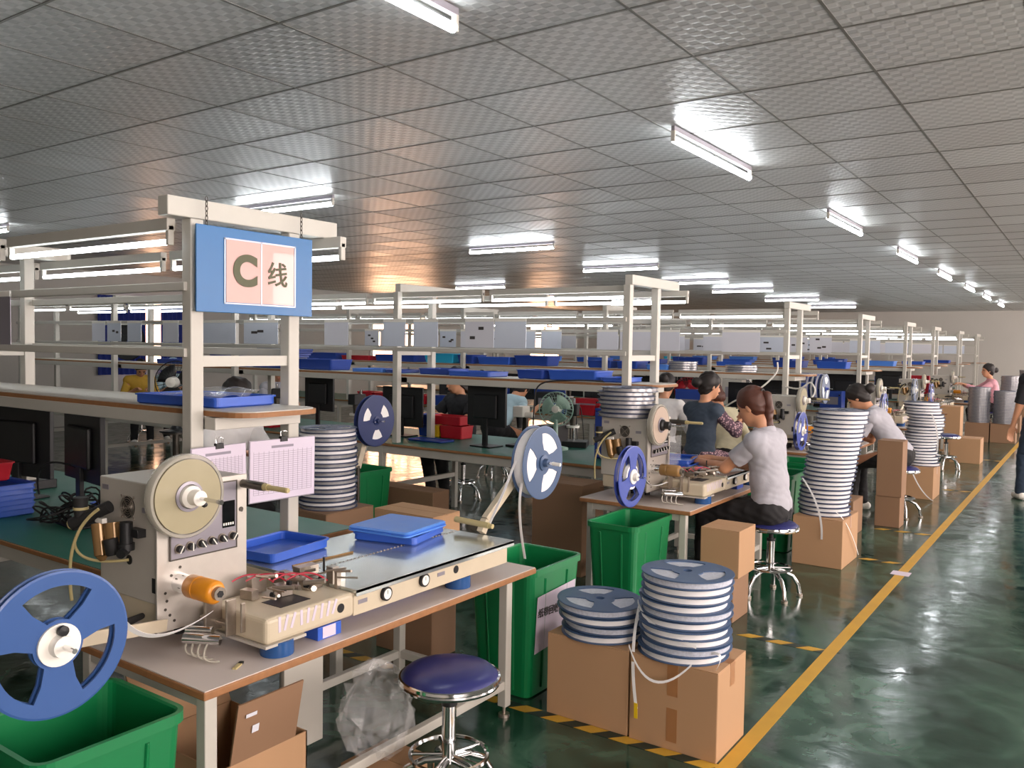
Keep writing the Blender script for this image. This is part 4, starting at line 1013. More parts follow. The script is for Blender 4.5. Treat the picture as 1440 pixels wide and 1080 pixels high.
# small instruments
t = thing('microscope', 'white microscope head beside the mint fan', 'microscope', (-3.93, 5.8, BZ))
B(-.1, .1, -.08, .08, 0, .02).build('base', 'black', t, bevel=.004); B(-.02, .02, .05, .08, .02, .33).build('column', 'darkmetal', t)
B(-.05, .05, -.05, .06, .25, .34).build('head', 'whitep', t, bevel=.006); MB().cyl((.05, 0, .27), (.12, 0, .27), .025, n=16).build('eyepiece', 'whitep', t); MB().cyl((0, -.02, .25), (0, -.02, .16), .03, .02, n=16).build('lens', 'black', t)
t = thing('power_box', 'dark control box with cables between monitor and fan', 'box', (-3.75, 6.0, BZ)); B(-.1, .1, -.1, .1, 0, .18).build('casing', 'black', t, bevel=.005); B(-.08, .08, -.103, -.1, .03, .15).build('front_panel', 'darkmetal', t)
t = thing('blue_case', 'square blue case beside the silver reel pile', 'box', (-2.95, 5.72, BZ)); B(-.16, .16, -.14, .14, 0, .36).build('body', 'blue2', t, bevel=.01); B(-.16, .16, -.14, .14, .36, .38).build('lid', 'blue2', t, bevel=.006)
for i, (x, z) in enumerate(((-2.32, .75), (-2.3, .775), (-2.33, .80))): tray((x + .01, 5.25, z - .005), .3, .34, .03, 'blue', 'blue tray on the second machine platform, %s from the bottom' % ORD[i], 'trays on the second machine platform', .1 * i)
t = thing('acrylic_sheet', 'clear upright acrylic sheet standing on the second machine platform', 'acrylic sheet', (-2.22, 5.02, .746)); B(-.003, .003, -.12, .12, 0, .24).build('sheet', 'film', t, bevel=.001); B(-.02, .02, -.12, .12, 0, .006).build('foot', 'film', t)
t = thing('small_box', 'small blue box on the second worktable', 'box', (-2.0, 5.55, TZ)); B(-.04, .04, -.06, .06, 0, .06).build('body', 'blue2', t, bevel=.003); B(.04, .041, -.05, .05, .035, .042).build('stripe', 'whitep', t)
# random equipment on far benches
for k in (2, 3, 4, 5):
    for i in range(7):
        x = -2.95 - i * .7 - random.random() * .3; mt = random.choice(['black', 'greywhite', 'blue2', 'darkmetal', 'red', 'whitep']); w_, h_ = .2 + .2 * random.random(), .15 + .25 * random.random()
        t = thing('equipment_box', '%s equipment box on the %s bench, %s from the aisle' % ({'black': 'black', 'greywhite': 'ivory', 'blue2': 'blue', 'darkmetal': 'dark metal', 'red': 'red', 'whitep': 'white'}[mt], ROWN[k], ORD[i]), 'equipment', (x, ROWY[k] + .2, BZ), 'equipment on the %s bench' % ROWN[k])
        B(-w_ / 2, w_ / 2, -.1, .1, 0, h_).build('casing', mt, t, bevel=.006); B(-w_ / 3, w_ / 3, -.103, -.1, h_ * .3, h_ * .7).build('front_panel', 'panel', t); MB().cyl((w_ * .4, -.1, h_ * .8), (w_ * .4, -.115, h_ * .8), .012, n=10).build('knob', 'black', t)

t = thing('inspection_rig', 'x', 'inspection rig', (0, 0, 0))
B(-.13, .13, -.1, .1, 0, .05).build('base', 'black', t, bevel=.005); MB().cyl((0, .07, .05), (0, .07, .4), .012, n=14).build('column', 'chrome', t)
B(-.045, .045, -.06, .09, .26, .36).build('camera_body', 'black', t, bevel=.006); MB().cyl((0, 0, .17), (0, 0, .26), .022, .03, n=18).build('lens', 'darkmetal', t)
MB().lathe((0, 0, .16), (0, 0, 1), [(.035, 0), (.06, 0), (.06, .018), (.035, .018), (.035, 0)], n=28).build('ring_lamp', 'whitep', t)
m_ = MB()
for q in range(4): m_.tube(arc((.03 * q - .05, .08, .33), (.05 * q - .1, .2, .5 - .05 * q), (.06 * q - .1, .16, .01)), .005, 6)
m_.build('cable', 'rubber', t)
rigs = [(-5.75, 5.7, 'inspection rig between the navy reel and the deeper monitor'), (-3.62, 6.12, 'inspection rig behind the mint fan'), (-7.0, 5.8, 'inspection rig beyond the second frame posts'), (-8.4, 5.8, 'inspection rig deep along the second bench'), (-4.9, 2.3, 'inspection rig at the deep end of the nearest bench'), (-3.45, 9.75, 'inspection rig on the third bench nearest the aisle'), (-4.6, 9.7, 'inspection rig on the third bench behind the pale blue shirt'), (-5.8, 9.7, 'inspection rig on the third bench past the red fan'), (-7.1, 9.7, 'inspection rig deep along the third bench'), (-3.4, 13.1, 'inspection rig on the fourth bench by the aisle'), (-4.6, 13.1, 'inspection rig farther along the fourth bench')]
for i, (x, y, lb) in enumerate(rigs):
    if i == 0: t.location = (x, y, BZ); t['label'] = 'black ' + lb
    else: dup(t, (x, y, BZ), .4 * (i % 5), 'black ' + lb)
for i, (x, mt) in enumerate(((-8.9, 'red'), (-8.55, 'red'), (-8.2, 'blue2'), (-7.85, 'red'), (-7.5, 'blue2'), (-5.5, 'blue2'), (-5.15, 'red'), (-4.75, 'blue2'), (-3.6, 'blue2'))):
    t2 = thing('parts_bin', '%s parts bin on the third bench front, %s from deep end' % ({'red': 'red', 'blue2': 'dark blue'}[mt], ORD[i]), 'parts bin', (x, 9.1, BZ), 'parts bins on the third bench')
    MB().shell((0, 0, 0), .12, .1, .14, .115, .13, wall=.003, rim=.005, rc=.012, rimh=.01).build('tub', mt, t2)
t2 = thing('blue_board', 'large upright blue board on the third bench behind the monitor', 'board', (-5.95, 9.45, BZ)); B(-.24, .24, -.01, .01, 0, .42).build('panel', 'blue2', t2, bevel=.003); B(-.2, .2, .01, .1, 0, .012).build('foot', 'blue2', t2)
for i, (x, z, mt) in enumerate(((-6.75, 1.0, 'red'), (-7.6, 0, 'red'), (-8.1, 0, 'blue2'), (-9.2, 0, 'red'))):
    t2 = thing('parts_bin', ['red parts bin standing on the deep second bench, first from aisle', 'red parts bin farther along the deep second bench', 'dark blue parts bin along the deep second bench', 'red parts bin at the deep end of the second bench'][i], 'parts bin', (x, 5.5, BZ))
    MB().shell((0, 0, 0), .13, .09, .15, .1, .13, wall=.003, rim=.005, rc=.012, rimh=.01).build('tub', mt, t2)
for i, (x, y) in enumerate(((-2.95, 9.35), (-4.4, 9.3), (-5.9, 12.75), (-2.98, 12.7), (-3.0, 16.0), (-3.9, 16.0))): monitor((x, y + .05, BZ), 3.14 + .1 * (i % 3), .52, .4, 'large black monitor, %s' % ['at the aisle end of the third bench', 'mid third bench before the red fan', 'deep along the fourth bench', 'at the aisle end of the fourth bench', 'at the aisle end of the fifth bench', 'second along the fifth bench'][i], .1)
# under the nearest table: open carton and plastic bag
t = thing('open_carton', 'open brown carton with upright flaps under the nearest worktable', 'box', (-2.3, 1.70, 0))
m_ = MB(); hx, hy, h = .2, .17, .27
for a in ((-hx, -hx + .005, -hy, hy), (hx - .005, hx, -hy, hy), (-hx, hx, -hy, -hy + .005), (-hx, hx, hy - .005, hy)): m_.box(a[0], a[1], a[2], a[3], 0, h)
m_.box(-hx, hx, -hy, hy, 0, .005); m_.build('body', 'card', t)
B(-.003, .003, -hy + .04, hy - .05, 0, .2, T=Matrix.Translation((hx - .003, 0, h)) @ Matrix.Rotation(.2, 4, 'Y')).build('side_flap', 'card2', t)  # darker board than the body puts this flap's shade into its colour
B(-.003, .003, -hy, hy, 0, .2, T=Matrix.Translation((-hx, 0, h)) @ Matrix.Rotation(-.5, 4, 'Y')).build('side_flap', 'card', t)
m_ = MB().box(.003, .004, -.1, -.06, .15, .162).box(.003, .004, -.07, -.045, .09, .115)
o = m_.build('label_sheet', 'paper', t); o.location = (hx + .001, 0, h); o.rotation_euler = (0, .2, 0)
carton(-2.1, -1.9, 2.02, 2.25, 0, .1, 'low carton lying in the plastic bag below the nearest worktable', 'card', None)
m_ = MB(); n1, n2 = 22, 14; vs = []; fs = []; rr = random.Random(4)
for i in range(n2):
    for j in range(n1):
        u, v = 2 * PI * j / n1, PI * (i / (n2 - 1)) * .97; r = 1 + rr.uniform(-.2, .12)
        vs.append((.12 * r * math.sin(v) * math.cos(u), .14 * r * math.sin(v) * math.sin(u), max(.0, .17 + .17 * r * math.cos(v))))
for i in range(n2 - 1):
    for j in range(n1): fs.append((i * n1 + j, i * n1 + (j + 1) % n1, (i + 1) * n1 + (j + 1) % n1, (i + 1) * n1 + j))
m_.add(vs, fs, False); o = m_.build('plastic_bag', 'film'); o.location = (-2.02, 2.12, .1); tag(o, 'crumpled clear plastic bag under the nearest worktable', 'plastic bag')
o = B(-2.5, -2.1, 1.2, 1.36, 0, .001).build('floor_wrap', 'film'); bpy.data.objects.remove(o)

def spline(P_, n=6):
    P_ = [V(q) for q in P_]; o = []
    for i in range(len(P_) - 1):
        p0, p1, p2, p3 = P_[max(i - 1, 0)], P_[i], P_[i + 1], P_[min(i + 2, len(P_) - 1)]
        for k in range(n):
            t_ = k / n; o.append(.5 * ((2 * p1) + (p2 - p0) * t_ + (2 * p0 - 5 * p1 + 4 * p2 - p3) * t_ ** 2 + (3 * p1 - p0 - 3 * p2 + p3) * t_ ** 3))
    return o + [P_[-1]]
def cord(pts, r, mat, label): tag(MB().tube(spline(pts), r, 7).build('power_cable', mat, loc=pts[0]), label, 'cord')
cord([(-2.96, 5.45, 1.30), (-3.13, 5.3, 1.305), (-3.38, 5.24, 1.27), (-3.42, 5.22, 1.1), (-3.40, 5.2, .75), (-3.28, 5.18, .5), (-3.16, 5.16, .35)], .006, 'rubber', 'black cord hanging from the second bench shelf past the mint fan')
cord([(-2.78, 8.9, 1.42), (-2.8, 8.92, 1.3), (-2.98, 8.9, 1.12), (-3.3, 8.92, .95), (-3.6, 9.0, .72)], .009, 'whitep', 'white hose running down from the third frame post')
cord([(-2.75, 9.0, 1.17), (-2.55, 8.9, 1.15), (-2.42, 8.85, 1.22), (-2.36, 8.8, 1.12), (-2.45, 8.75, .98)], .009, 'whitep', 'white hose looping from the third frame end to the machine')
cord([(-2.62, 5.0, .72), (-2.72, 4.95, .84), (-2.68, 4.9, .98), (-2.6, 4.82, 1.0)], .007, 'whitep', 'white air hose curling into the side of the second machine')
# ------------------------------------------------------------------ stools
def stool():
    t = thing('stool', 'navy vinyl round stool with chrome column in front of the nearest worktable', 'stool', (-1.745, 2.175, 0))
    MB().lathe((0, 0, .425), (0, 0, 1), [(0, .055), (.06, .054), (.11, .05), (.145, .04), (.163, .024), (.165, .018)], n=48).build('seat', 'vinyl', t)
    MB().lathe((0, 0, .425), (0, 0, 1), [(.162, .024), (.17, .022), (.172, .014), (.168, .009), (.171, .004), (.168, -.004), (.15, -.008), (0, -.008)], n=48).build('seat_band', 'chrome', t)
    MB().cyl((0, 0, .15), (0, 0, .36), .024, n=24).cyl((0, 0, .36), (0, 0, .42), .014, n=18, m=1).cyl((0, 0, .345), (0, 0, .362), .027, n=24, m=1).build('column', ['chrome', 'black'], t)
    B(-.002, .002, 0, .1, .407, .411).build('height_lever', 'black', t)
    m_ = MB(); rings((0, 0, .175), (0, 0, 1), (.13,), .008, m_, 40)
    for q in range(5):
        a = 2 * PI * q / 5; m_.cyl((.02 * math.cos(a), .02 * math.sin(a), .175), (.13 * math.cos(a), .13 * math.sin(a), .175), .006, n=8)
    m_.build('foot_ring', 'chrome', t)
    for q in range(5):
        a = 2 * PI * q / 5; d = V((math.cos(a), math.sin(a), 0))
        l = MB().tube([d * .015 + V((0, 0, .16)), d * .08 + V((0, 0, .155)), d * .14 + V((0, 0, .125)), d * .175 + V((0, 0, .07)), d * .185 + V((0, 0, .014))], .013, 10).build('leg', 'chrome', t)
        MB().cyl(d * .185, d * .185 + V((0, 0, .014)), .02, n=14).build('foot_cap', 'mech', l)
    return t
st = stool()
dup(st, (-1.66, 5.29, 0), .5, 'round stool under the seated person in grey polo')
dup(st, (-1.62, 12.45, 0), .9, 'empty round stool beside the lone low carton')
dup(st, (-1.5, 8.62, 0), .2, 'round stool under the bending worker')
dup(st, (-3.05, 7.5, 0), .2, 'round stool under the person in the slate vest')
dup(st, (-5.8, 8.0, 0), .2, 'round stool under the hunched pale blue shirt')
dup(st, (-5.22, 6.68, 0), .2, 'round stool under the black-shirted worker')
dup(st, (-4.75, 3.45, 0), .2, 'round stool under the white-shirted worker')
dup(st, (-1.6, 17.9, 0), .2, 'round stool under the pink-bloused person')
for (x, y, lb) in ((-3.62, 7.85, 'round stool under the second white-shirted worker'), (-8.8, 7.3, 'round stool under the distant grey-shirted worker'), (-12.0, 7.35, 'round stool under the mustard-shirted worker'), (-3.1, 8.15, 'round stool under the cream-shirted worker')): dup(st, (x, y, 0), .4, lb)

# ------------------------------------------------------------------ people (one continuous body surface each, from blended tapered limbs)
def surf(prims, h, clips=(), noise=0.):
    """prims: (kind, a, b, ra, rb, k); the surface where the smooth union of all is zero"""
    lo = np.full(3, 1e9); hi = -lo
    for p in prims:
        r = max(p[3], p[4]) if p[0] == 'c' else max(p[3])
        for q in ((p[1], p[2]) if p[0] == 'c' else (p[1],)):
            lo = np.minimum(lo, np.array(q) - r); hi = np.maximum(hi, np.array(q) + r)
    lo -= 4 * h; hi += 4 * h
    n = np.ceil((hi - lo) / h).astype(int) + 1
    D = np.full(n, .5, dtype=np.float32)
    ax = [lo[i] + h * np.arange(n[i]) for i in range(3)]
    for p in prims:
        k = p[5]
        r = max(p[3], p[4]) if p[0] == 'c' else max(p[3])
        pts = np.array([p[1], p[2]] if p[0] == 'c' else [p[1]])
        a0 = np.maximum(((pts.min(0) - r - 2 * k - .03 - lo) / h).astype(int), 0); a1 = np.minimum(((pts.max(0) + r + 2 * k + .03 - lo) / h).astype(int) + 2, n)
        X, Y, Z = np.meshgrid(ax[0][a0[0]:a1[0]], ax[1][a0[1]:a1[1]], ax[2][a0[2]:a1[2]], indexing='ij')
        if p[0] == 'c':
            a = np.array(p[1], float); b = np.array(p[2], float); ba = b - a; L2 = max(ba.dot(ba), 1e-9)
            t = np.clip(((X - a[0]) * ba[0] + (Y - a[1]) * ba[1] + (Z - a[2]) * ba[2]) / L2, 0, 1)
            d = np.sqrt((X - a[0] - t * ba[0]) ** 2 + (Y - a[1] - t * ba[1]) ** 2 + (Z - a[2] - t * ba[2]) ** 2) - (p[3] + t * (p[4] - p[3]))
        else:
            c = p[1]; r3 = p[3]; R = p[2]
            P_ = np.stack([X - c[0], Y - c[1], Z - c[2]], -1)
            if R is not None: P_ = P_ @ np.array(R)
            q = P_ / np.array(r3); k0 = np.sqrt((q ** 2).sum(-1)) + 1e-9; k1 = np.sqrt(((q / np.array(r3)) ** 2).sum(-1)) + 1e-9
            d = k0 * (k0 - 1) / k1
        S = D[a0[0]:a1[0], a0[1]:a1[1], a0[2]:a1[2]]
        if len(p) > 6 and p[6] == 'sub':
            hh = np.clip(.5 - .5 * (S + d) / k, 0, 1); S[...] = S * (1 - hh) + (-d) * hh + k * hh * (1 - hh)
        else:
            hh = np.clip(.5 + .5 * (S - d) / k, 0, 1); S[...] = S * (1 - hh) + d * hh - k * hh * (1 - hh)
    if clips or noise:
        X, Y, Z = np.meshgrid(*ax, indexing='ij')
        if noise: D += noise * (np.sin(X * 41 + 7 * np.sin(Z * 19)) * np.sin(Z * 33 + 5 * np.sin(Y * 23)) + .6 * np.sin(Y * 47 + Z * 29 + 3 * np.sin(X * 31)))
        for c, nn in clips: D = np.maximum(D, (X - c[0]) * nn[0] + (Y - c[1]) * nn[1] + (Z - c[2]) * nn[2])
    # surface nets
    C = [s - 1 for s in D.shape]; cnt = np.zeros(C, np.float32); pos = np.zeros(C + [3], np.float32)
    cor = [(i, j, k) for i in (0, 1) for j in (0, 1) for k in (0, 1)]
    sl = lambda c: D[c[0]:c[0] + C[0], c[1]:c[1] + C[1], c[2]:c[2] + C[2]]
    for u in cor:
        for ax_ in range(3):
            if u[ax_]: continue
            v = list(u); v[ax_] = 1; d0, d1 = sl(u), sl(v); m = (d0 < 0) != (d1 < 0)
            t = np.where(m, d0 / np.where(m, d0 - d1, 1), 0)
            for q in range(3): pos[..., q] += np.where(m, u[q] + (t if q == ax_ else 0), 0)
            cnt += m
    mask = cnt > 0; idx = np.full(C, -1, int); idx[mask] = np.arange(mask.sum())
    ii = np.argwhere(mask); verts = lo + h * (ii + pos[mask] / cnt[mask][:, None])
    F = []
    N_ = D < 0
    for ax_ in range(3):
        b, c = (ax_ + 1) % 3, (ax_ + 2) % 3
        s0 = [slice(1, -1)] * 3; s0[ax_] = slice(0, D.shape[ax_] - 1); s1 = list(s0); s1[ax_] = slice(1, D.shape[ax_])
        A, Bm = N_[tuple(s0)], N_[tuple(s1)]
        e = np.argwhere(A != Bm)
        if not len(e): continue
        fl = A[tuple(e.T)]; e = e + np.array([0 if q == ax_ else 1 for q in range(3)])
        def at(db, dc):
            f = e.copy(); f[:, b] += db; f[:, c] += dc; return idx[tuple(f.T)]
        Q = np.stack([at(-1, -1), at(0, -1), at(0, 0), at(-1, 0)], 1); Q[~fl] = Q[~fl][:, ::-1]; F.append(Q)
    F = np.concatenate(F); F = F[(F >= 0).all(1)]
    return verts, F
def blob(name, prims, h, mat, parent, clips=(), noise=0.):
    v, f = surf(prims, h, clips, noise)
    m_ = MB(); m_.v = [tuple(p) for p in v]; m_.f = f.tolist(); m_.sm = [True] * len(f); m_.mi = [0] * len(f)
    return m_.build(name, mat, parent)

def ik(a, b, l1, l2, pole):
    a, b, pole = V(a), V(b), V(pole); d = b - a; L = min(d.length, (l1 + l2) * .995); u = d.normalized()
    x = (l1 * l1 - l2 * l2 + L * L) / (2 * L); y = math.sqrt(max(0, l1 * l1 - x * x)); p = (pole - u * pole.dot(u)).normalized()
    return a + u * x + p * y, a + u * L

def person(label, loc, rz, seat=.47, lean=.15, head=(.2, 0.), hands=((.45, .12, .82), (.45, -.12, .82)), shirt='greycloth', sleeve=.62, legs='pants', hair='hair',
           style='bun', res=.009, standing=False, feet=None, vest=None, face=True, hem=None, shoe='whitep', curl=.8, shrug=0., scale=1., group=None, sleeves=None):
    """local frame: +X is the way the person faces, +Y the person's left hand side, origin on the floor"""
    t = thing('person', label, 'person', loc, group, rz); t.scale = (scale,) * 3
    hipz = .86 if standing else seat + .085
    hip = V((0, 0, hipz)); up = V((math.sin(lean), 0, math.cos(lean))); fwd = V((math.cos(lean), 0, -math.sin(lean)))
    lumb = hip + up * .17 - fwd * .0; chest = hip + up * .34 + fwd * .0; neck0 = hip + up * .475; neck1 = neck0 + (up + V((.25, 0, .2))).normalized() * .085
    hp, hy = head
    hd = (V((math.cos(hy) * math.cos(hp), math.sin(hy) * math.cos(hp), -math.sin(hp)))).normalized()       # where the face looks
    hl = V((0, 0, 1)).cross(hd).normalized(); hu = hd.cross(hl).normalized()
    hc = neck1 + hu * .095 + hd * .022
    HR = [[hd[i], hl[i], hu[i]] for i in range(3)]
    sh = [neck0 - up * .055 + V((0, s * .155, 0)) + up * shrug for s in (1, -1)]
    hj = [hip + V((.0, s * .085, -.01)) for s in (1, -1)]
    elb, wr = [], []
    for q, s in enumerate((1, -1)):
        e_, w_ = ik(sh[q], V(hands[q]), .27, .235, (-.35 if not standing else -1, s * .55, -.8)); elb.append(e_); wr.append(w_)
    if feet is None: feet = [(.40, .11, .075), (.36, -.11, .075)] if not standing else [(.1, .09, .075), (-.1, -.09, .075)]
    kn, an = [], []
    for q in range(2):
        k_, a_ = ik(hj[q], V(feet[q]), .41, .40, (1, 0, .6)); kn.append(k_); an.append(a_)
    body = []
    P_ = lambda a, b, ra, rb, k=.03: body.append(('c', tuple(a), tuple(b), ra, rb, k))
    E_ = lambda c, R, r, k=.02, *x: body.append(('e', tuple(c), R, r, 0, k) + x)
    TR = [[fwd[i], (0, 1, 0)[i], up[i]] for i in range(3)]
    E_(hip + up * .02, TR, (.105, .155, .12), .03); E_(lumb, TR, (.09, .125, .14), .04); E_(chest, TR, (.1, .145, .15), .04)
    P_(sh[0], sh[1], .062, .062, .05); P_(neck0 - up * .03, neck1, .056, .046, .03)
    # head: skull, jaw, nose, lips, ears, eye hollows
    H = lambda x, y, z: hc + hd * x + hl * y + hu * z
    E_(H(-.012, 0, .03), HR, (.092, .074, .092), .02); E_(H(.028, 0, -.035), HR, (.06, .055, .072), .03); P_(H(.05, 0, -.085), H(.03, 0, -.07), .024, .03, .03)
    P_(neck1, H(-.01, 0, -.03), .048, .05, .025)
    if face:
        E_(H(.082, .03, .012), None, (.016, .016, .012), .014, 'sub'); E_(H(.082, -.03, .012), None, (.016, .016, .012), .014, 'sub')
        P_(H(.083, 0, .012), H(.1, 0, -.022), .007, .012, .012); E_(H(.088, 0, -.056), HR, (.011, .022, .008), .01)
        for s in (1, -1): E_(H(-.008, s * .075, -.008), HR, (.017, .009, .03), .006)
    # arms and hands
    for q, s in enumerate((1, -1)):
        P_(sh[q], elb[q], .048, .036, .03); P_(elb[q], wr[q], .038, .024, .012)
        d = (wr[q] - elb[q]).normalized(); side = V((0, -s, 0)); side = (side - d * side.dot(d)).normalized(); dn = d.cross(side) * (1 if s > 0 else -1)
        if dn.z > 0: dn = -dn
        pc = wr[q] + d * .05
        P_(wr[q], wr[q] + d * .03, .023, .026, .012)
        R3 = [[d[i], side[i], dn[i]] for i in range(3)]
        E_(pc, R3, (.05, .038, .016), .012)
        for f_ in range(4):
            o = (f_ - 1.5) * .0185; ln = (.038, .044, .047, .042)[3 - f_] if s > 0 else (.042, .047, .044, .038)[f_]
            b0 = wr[q] + d * .088 - side * o * (1 if s > 0 else -1)
            a1 = curl * .55; b1 = b0 + (d * math.cos(a1) + dn * math.sin(a1)) * ln; a2 = curl * 1.3; b2 = b1 + (d * math.cos(a2) + dn * math.sin(a2)) * ln * .6; a3 = curl * 1.9; b3 = b2 + (d * math.cos(a3) + dn * math.sin(a3)) * ln * .45
            P_(b0 - d * .01, b1, .0095, .0088, .004); P_(b1, b2, .0088, .0082, .003); P_(b2, b3, .0082, .0072, .003)
        t0 = wr[q] + d * .025 + side * .028; t1 = t0 + (d * .7 + side * .55 + dn * .4).normalized() * .035; t2 = t1 + (d + dn * .5).normalized() * .03
        P_(t0, t1, .012, .0105, .008); P_(t1, t2, .0105, .008, .003)
    for q in range(2):
        P_(hj[q], kn[q], .082, .052, .03); P_(kn[q], an[q], .052, .034, .02); P_(an[q] + V((-.03, 0, -.04)), an[q] + V((.13, 0, -.048)), .03, .026, .02)
    blob('body', body, res, 'skin', t)
    # clothes
    cl = []
    C_ = lambda a, b, ra, rb, k=.03: cl.append(('c', tuple(a), tuple(b), ra, rb, k))
    G = .016
    for c, r in ((hip + up * .02, (.105, .155, .12)), (lumb, (.1, .138, .14)), (chest, (.1, .145, .15))): cl.append(('e', tuple(c), TR, tuple(x + G for x in r), 0, .04))
    C_(sh[0], sh[1], .062 + G, .062 + G, .05); C_(neck0 - up * .03, neck0 + up * .02, .066, .06, .03)
    low = hip - up * (.085 if hem is None else hem)
    blob('shirt', cl, res, vest or shirt, t, [(low, tuple(-up)), (neck0 + up * .028, tuple((up * .9 + fwd * -.25).normalized()))], .0018)
    for q in range(2):
        L = (elb[q] - sh[q])
        if sleeve <= 1: end = sh[q] + L * sleeve; pr = [('c', tuple(sh[q]), tuple(elb[q]), .066, .056, .02)]; cp = [(end, tuple(L.normalized()))]
        else:
            d2 = (wr[q] - elb[q]); end = elb[q] + d2 * (sleeve - 1); pr = [('c', tuple(sh[q]), tuple(elb[q]), .064, .05, .02), ('c', tuple(elb[q]), tuple(wr[q]), .05, .036, .02)]; cp = [(end, tuple(d2.normalized()))]
            if sleeve >= 1.9: cp = []; pr[1] = ('c', tuple(elb[q]), tuple(elb[q] + d2 * .93), .05, .036, .02)
        blob('sleeve', pr, res, sleeves or shirt, t, cp, .002)
    pr = [('e', tuple(hip), TR, (.118, .168, .125), 0, .04)]
    for q in range(2): pr += [('c', tuple(hj[q]), tuple(kn[q]), .095, .066, .03), ('c', tuple(kn[q]), tuple(an[q] + V((0, 0, .01))), .066, .05, .02)]
    blob('trousers', pr, res, legs, t, [(hip + up * .1, tuple(up))], .003)
    for q in range(2):
        blob('shoe', [('c', tuple(an[q] + V((-.04, 0, -.035))), tuple(an[q] + V((.12, 0, -.042))), .038, .034, .02), ('c', tuple(an[q] + V((0, 0, 0))), tuple(an[q] + V((0, 0, -.03))), .04, .04, .02)], max(res, .008), shoe, t, [(V((0, 0, .003)), (0, 0, -1))])
    # hair
    hr = [('e', tuple(H(-.022, 0, .045)), HR, (.1, .084, .092), 0, .02), ('e', tuple(H(-.045, 0, -.005)), HR, (.065, .08, .08), 0, .03)]
    cp = [(H(.035, 0, .03), tuple((hd * .75 - hu * .66).normalized()))] if face else []
    if style == 'pony': 
        bk = V((-hd.x, -hd.y, 0)).normalized(); k0 = H(-.09, 0, .06); k1 = k0 + bk * .05 + V((0, 0, -.012)); k2 = k1 + bk * .012 + V((0, 0, -.085)); k3 = k2 + V((0, 0, -.11)) + bk * .004; k4 = k3 + V((0, 0, -.09)) - bk * .01
        tail = [('c', tuple(k0), tuple(k1), .022, .026, .008), ('c', tuple(k1), tuple(k2), .028, .031, .01), ('c', tuple(k2), tuple(k3), .031, .027, .012), ('c', tuple(k3), tuple(k4), .027, .009, .012)]
        blob('ponytail', tail, .006, hair, t, (), .003)
    elif style == 'bun': hr += [('e', tuple(H(-.15, 0, .0)), None, (.044, .046, .05), 0, .01)]
    elif style == 'long': hr += [('c', tuple(H(-.05, 0, .0)), tuple(H(-.07, 0, -.13)), .08, .07, .03)]
    elif style == 'messy': hr += [('e', tuple(H(-.05, .02, .07)), None, (.075, .08, .06), 0, .02), ('e', tuple(H(-.07, 0, -.04)), None, (.06, .075, .07), 0, .02)]
    hcl = [(H(.052, 0, .034), tuple((hd * .8 - hu * .6).normalized()))]
    if style != 'pony': hr += [('e', tuple(H(-.03, 0, .035)), HR, (.102, .088, .1), 0, .02), ('e', tuple(H(-.055, 0, -.035)), HR, (.055, .072, .07), 0, .02)]
    blob('hair', hr, max(res * .8, .006), hair, t, hcl, .0035)
    if style == 'pony': MB().lathe(H(-.09, 0, .06) + V((-hd.x, -hd.y, 0)).normalized() * .018, tuple(-(hd) - hu * .5), [(.02, -.006), (.029, -.004), (.029, .006), (.02, .008)], n=18).build('hair_band', 'rubber', t)
    if face:
        for s in (1, -1):
            MB().lathe(H(.0715, s * .03, .012), tuple(hd), [(0, .009), (.006, .008), (.009, .004), (.009, 0), (0, -.004)], n=12).build('eye', 'eye', t)
            MB().tube([H(.083, s * .016, .032), H(.084, s * .03, .036), H(.074, s * .045, .032)], .0028, 6).build('eyebrow', 'hair', t)
        blob('lips', [('e', tuple(H(.09, 0, -.056)), HR, (.0115, .019, .0065), 0, .004)], .004, 'lip', t)
    if shirt == 'greycloth' or style == 'pony':
        MB().lathe(neck0 + up * .012, tuple(up + fwd * .12), [(.062, -.012), (.074, -.014), (.07, .012), (.062, .022), (.056, .016), (.06, -.01)], n=28).build('collar', shirt, t)
    return t
person('person in grey polo and black trousers seated working at the second machine', (-1.66, 5.29, 0), PI - .06, lean=.13, head=(.5, -.02), hands=((.47, .03, .80), (.46, -.10, .81)), hair='hairbrown', style='pony', res=.0065, feet=[(.42, .1, .075), (.35, -.12, .075)], sleeve=.66, hem=.135)
person('person in grey polo bending over the third machine behind two narrow cartons', (-1.5, 8.62, 0), PI - .05, lean=.62, head=(.75, 0), hands=((.55, .06, .72), (.52, -.1, .74)), style='bun', res=.009, seat=.5, sleeve=.7)
person('seated person in slate vest over mauve floral blouse, turned away', (-3.05, 7.5, 0), PI / 2 - .35, lean=.1, head=(.25, -.35), hands=((.38, .12, .85), (.38, -.16, .9)), vest='vest', sleeves='floral', shirt='vest', style='bun', sleeve=1.55, legs='floral', hem=.02, res=.0095)
person('person in white shirt seated behind the slate-vested person', (-3.62, 7.85, 0), PI / 2 + .2, lean=.3, head=(.6, 0), hands=((.38, .12, .8), (.38, -.16, .8)), shirt='whitecloth', style='bun', res=.011, sleeve=1.2)
person('person in cream top crouched near the slate-vested person', (-3.0, 8.2, 0), PI / 2 + .9, lean=.5, head=(.6, .3), hands=((.35, .12, .7), (.35, -.16, .72)), shirt='creamcloth', style='messy', hair='hairbrown', res=.011, sleeve=1.3, seat=.42)
person('person in black t-shirt seated behind the second bench, arms over red bins', (-5.22, 6.68, 0), -PI / 2 - .1, lean=.1, head=(.35, -.25), hands=((.40, .12, .86), (.42, -.22, .88)), shirt='blackcloth', style='long', res=.009, sleeve=.6, feet=[(.35, .1, .075), (.3, -.14, .075)], shoe='black')
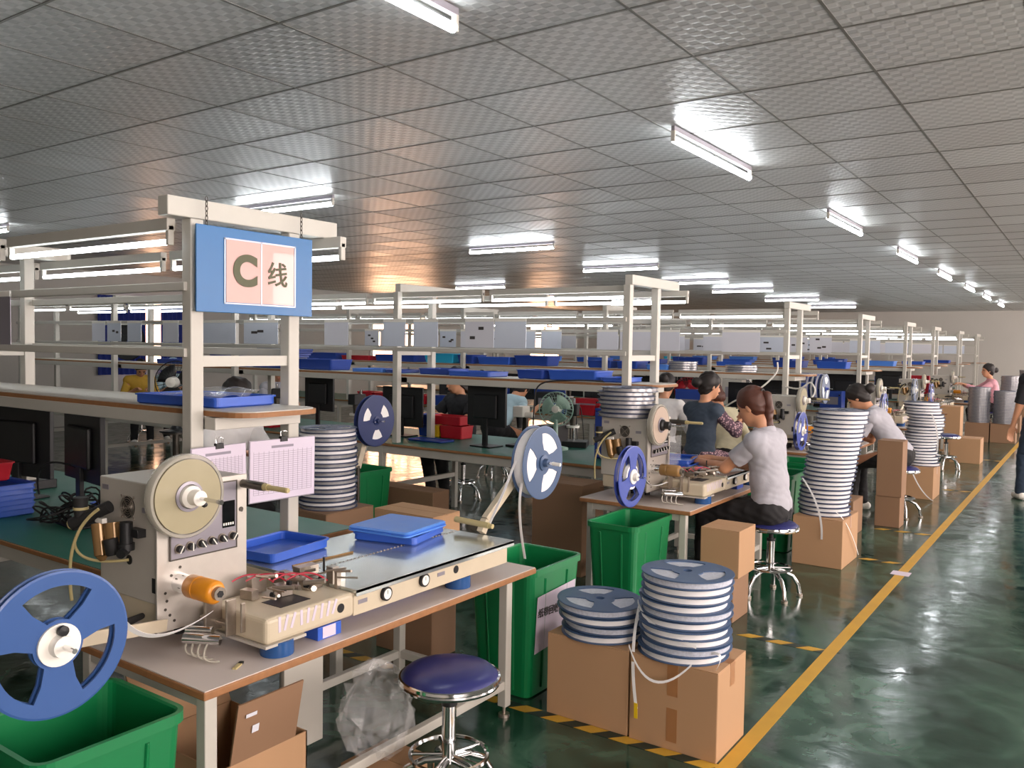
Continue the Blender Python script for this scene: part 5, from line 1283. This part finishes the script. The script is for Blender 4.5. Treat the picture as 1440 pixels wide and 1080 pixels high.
person('person in pale blue shirt mostly hidden by the black monitor', (-5.8, 8.0, 0), PI / 2 - .1, lean=.8, head=(.9, 0), hands=((.4, .25, .8), (.4, -.3, .8)), shirt='paleblue', style='messy', res=.011, sleeve=.7, seat=.5)
person('person in white shirt behind the hanging clipboards', (-4.75, 3.5, 0), -.25, lean=.2, head=(.5, .1), hands=((.5, .1, .86), (.5, -.12, .86)), shirt='whitecloth', style='messy', res=.009, sleeve=.75)
person('distant person in grey shirt seen between the frame posts', (-8.8, 7.3, 0), -.6, lean=.25, head=(.4, 0), hands=((.4, .12, .8), (.4, -.12, .8)), shirt='greycloth', style='messy', res=.012, sleeve=.65)
person('distant person in mustard yellow top seen past the wire fan', (-12.0, 7.3, 0), -.4, lean=.4, head=(.8, 0), hands=((.4, .12, .8), (.4, -.12, .8)), shirt='yellowcloth', style='bun', res=.012, sleeve=1.5)
person('distant person in pale blue hood beside the mustard-shirted one', (-12.1, 7.9, 0), -.4, lean=.35, head=(.6, 0), hands=((.4, .12, .8), (.4, -.12, .8)), shirt='paleblue', style='bun', hair='paleblue', res=.012, sleeve=1.5)
person('person in pink blouse reaching forward behind the far twin stacks', (-1.55, 16.3 + 1.6, 0), PI + .25, lean=.18, head=(.1, .25), hands=((.5, .2, .95), (.5, -.2, .95)), shirt='pink', style='bun', res=.011, sleeve=1.9, seat=.5)
person('person in dark top, jeans and white shoes walking along the yellow line', (-.46, 10.3, 0), PI / 2 + .5, lean=.04, head=(.1, 0), hands=((.14, .24, .70), (-.05, -.26, .72)), shirt='blackcloth', legs='denim', style='bun', res=.0095, standing=True, sleeve=.95, feet=[(.2, .09, .075), (-.14, -.09, .1)], curl=.5)

# ------------------------------------------------------------------ light and view
wd = bpy.data.worlds.new('hall'); SC.world = wd; wd.use_nodes = True
wd.node_tree.nodes['Background'].inputs[0].default_value = (.8, .88, 1, 1); wd.node_tree.nodes['Background'].inputs[1].default_value = .35
SC.view_settings.view_transform = 'Standard'; SC.view_settings.look = 'None'; SC.view_settings.gamma = 1; SC.view_settings.use_curve_mapping = False
SC.view_settings.exposure = 0.5
SC.cycles.use_denoising = True
SC.cycles.max_bounces = 7; SC.cycles.diffuse_bounces = 4; SC.cycles.glossy_bounces = 4; SC.cycles.transparent_max_bounces = 12
SC.cycles.sample_clamp_indirect = 6
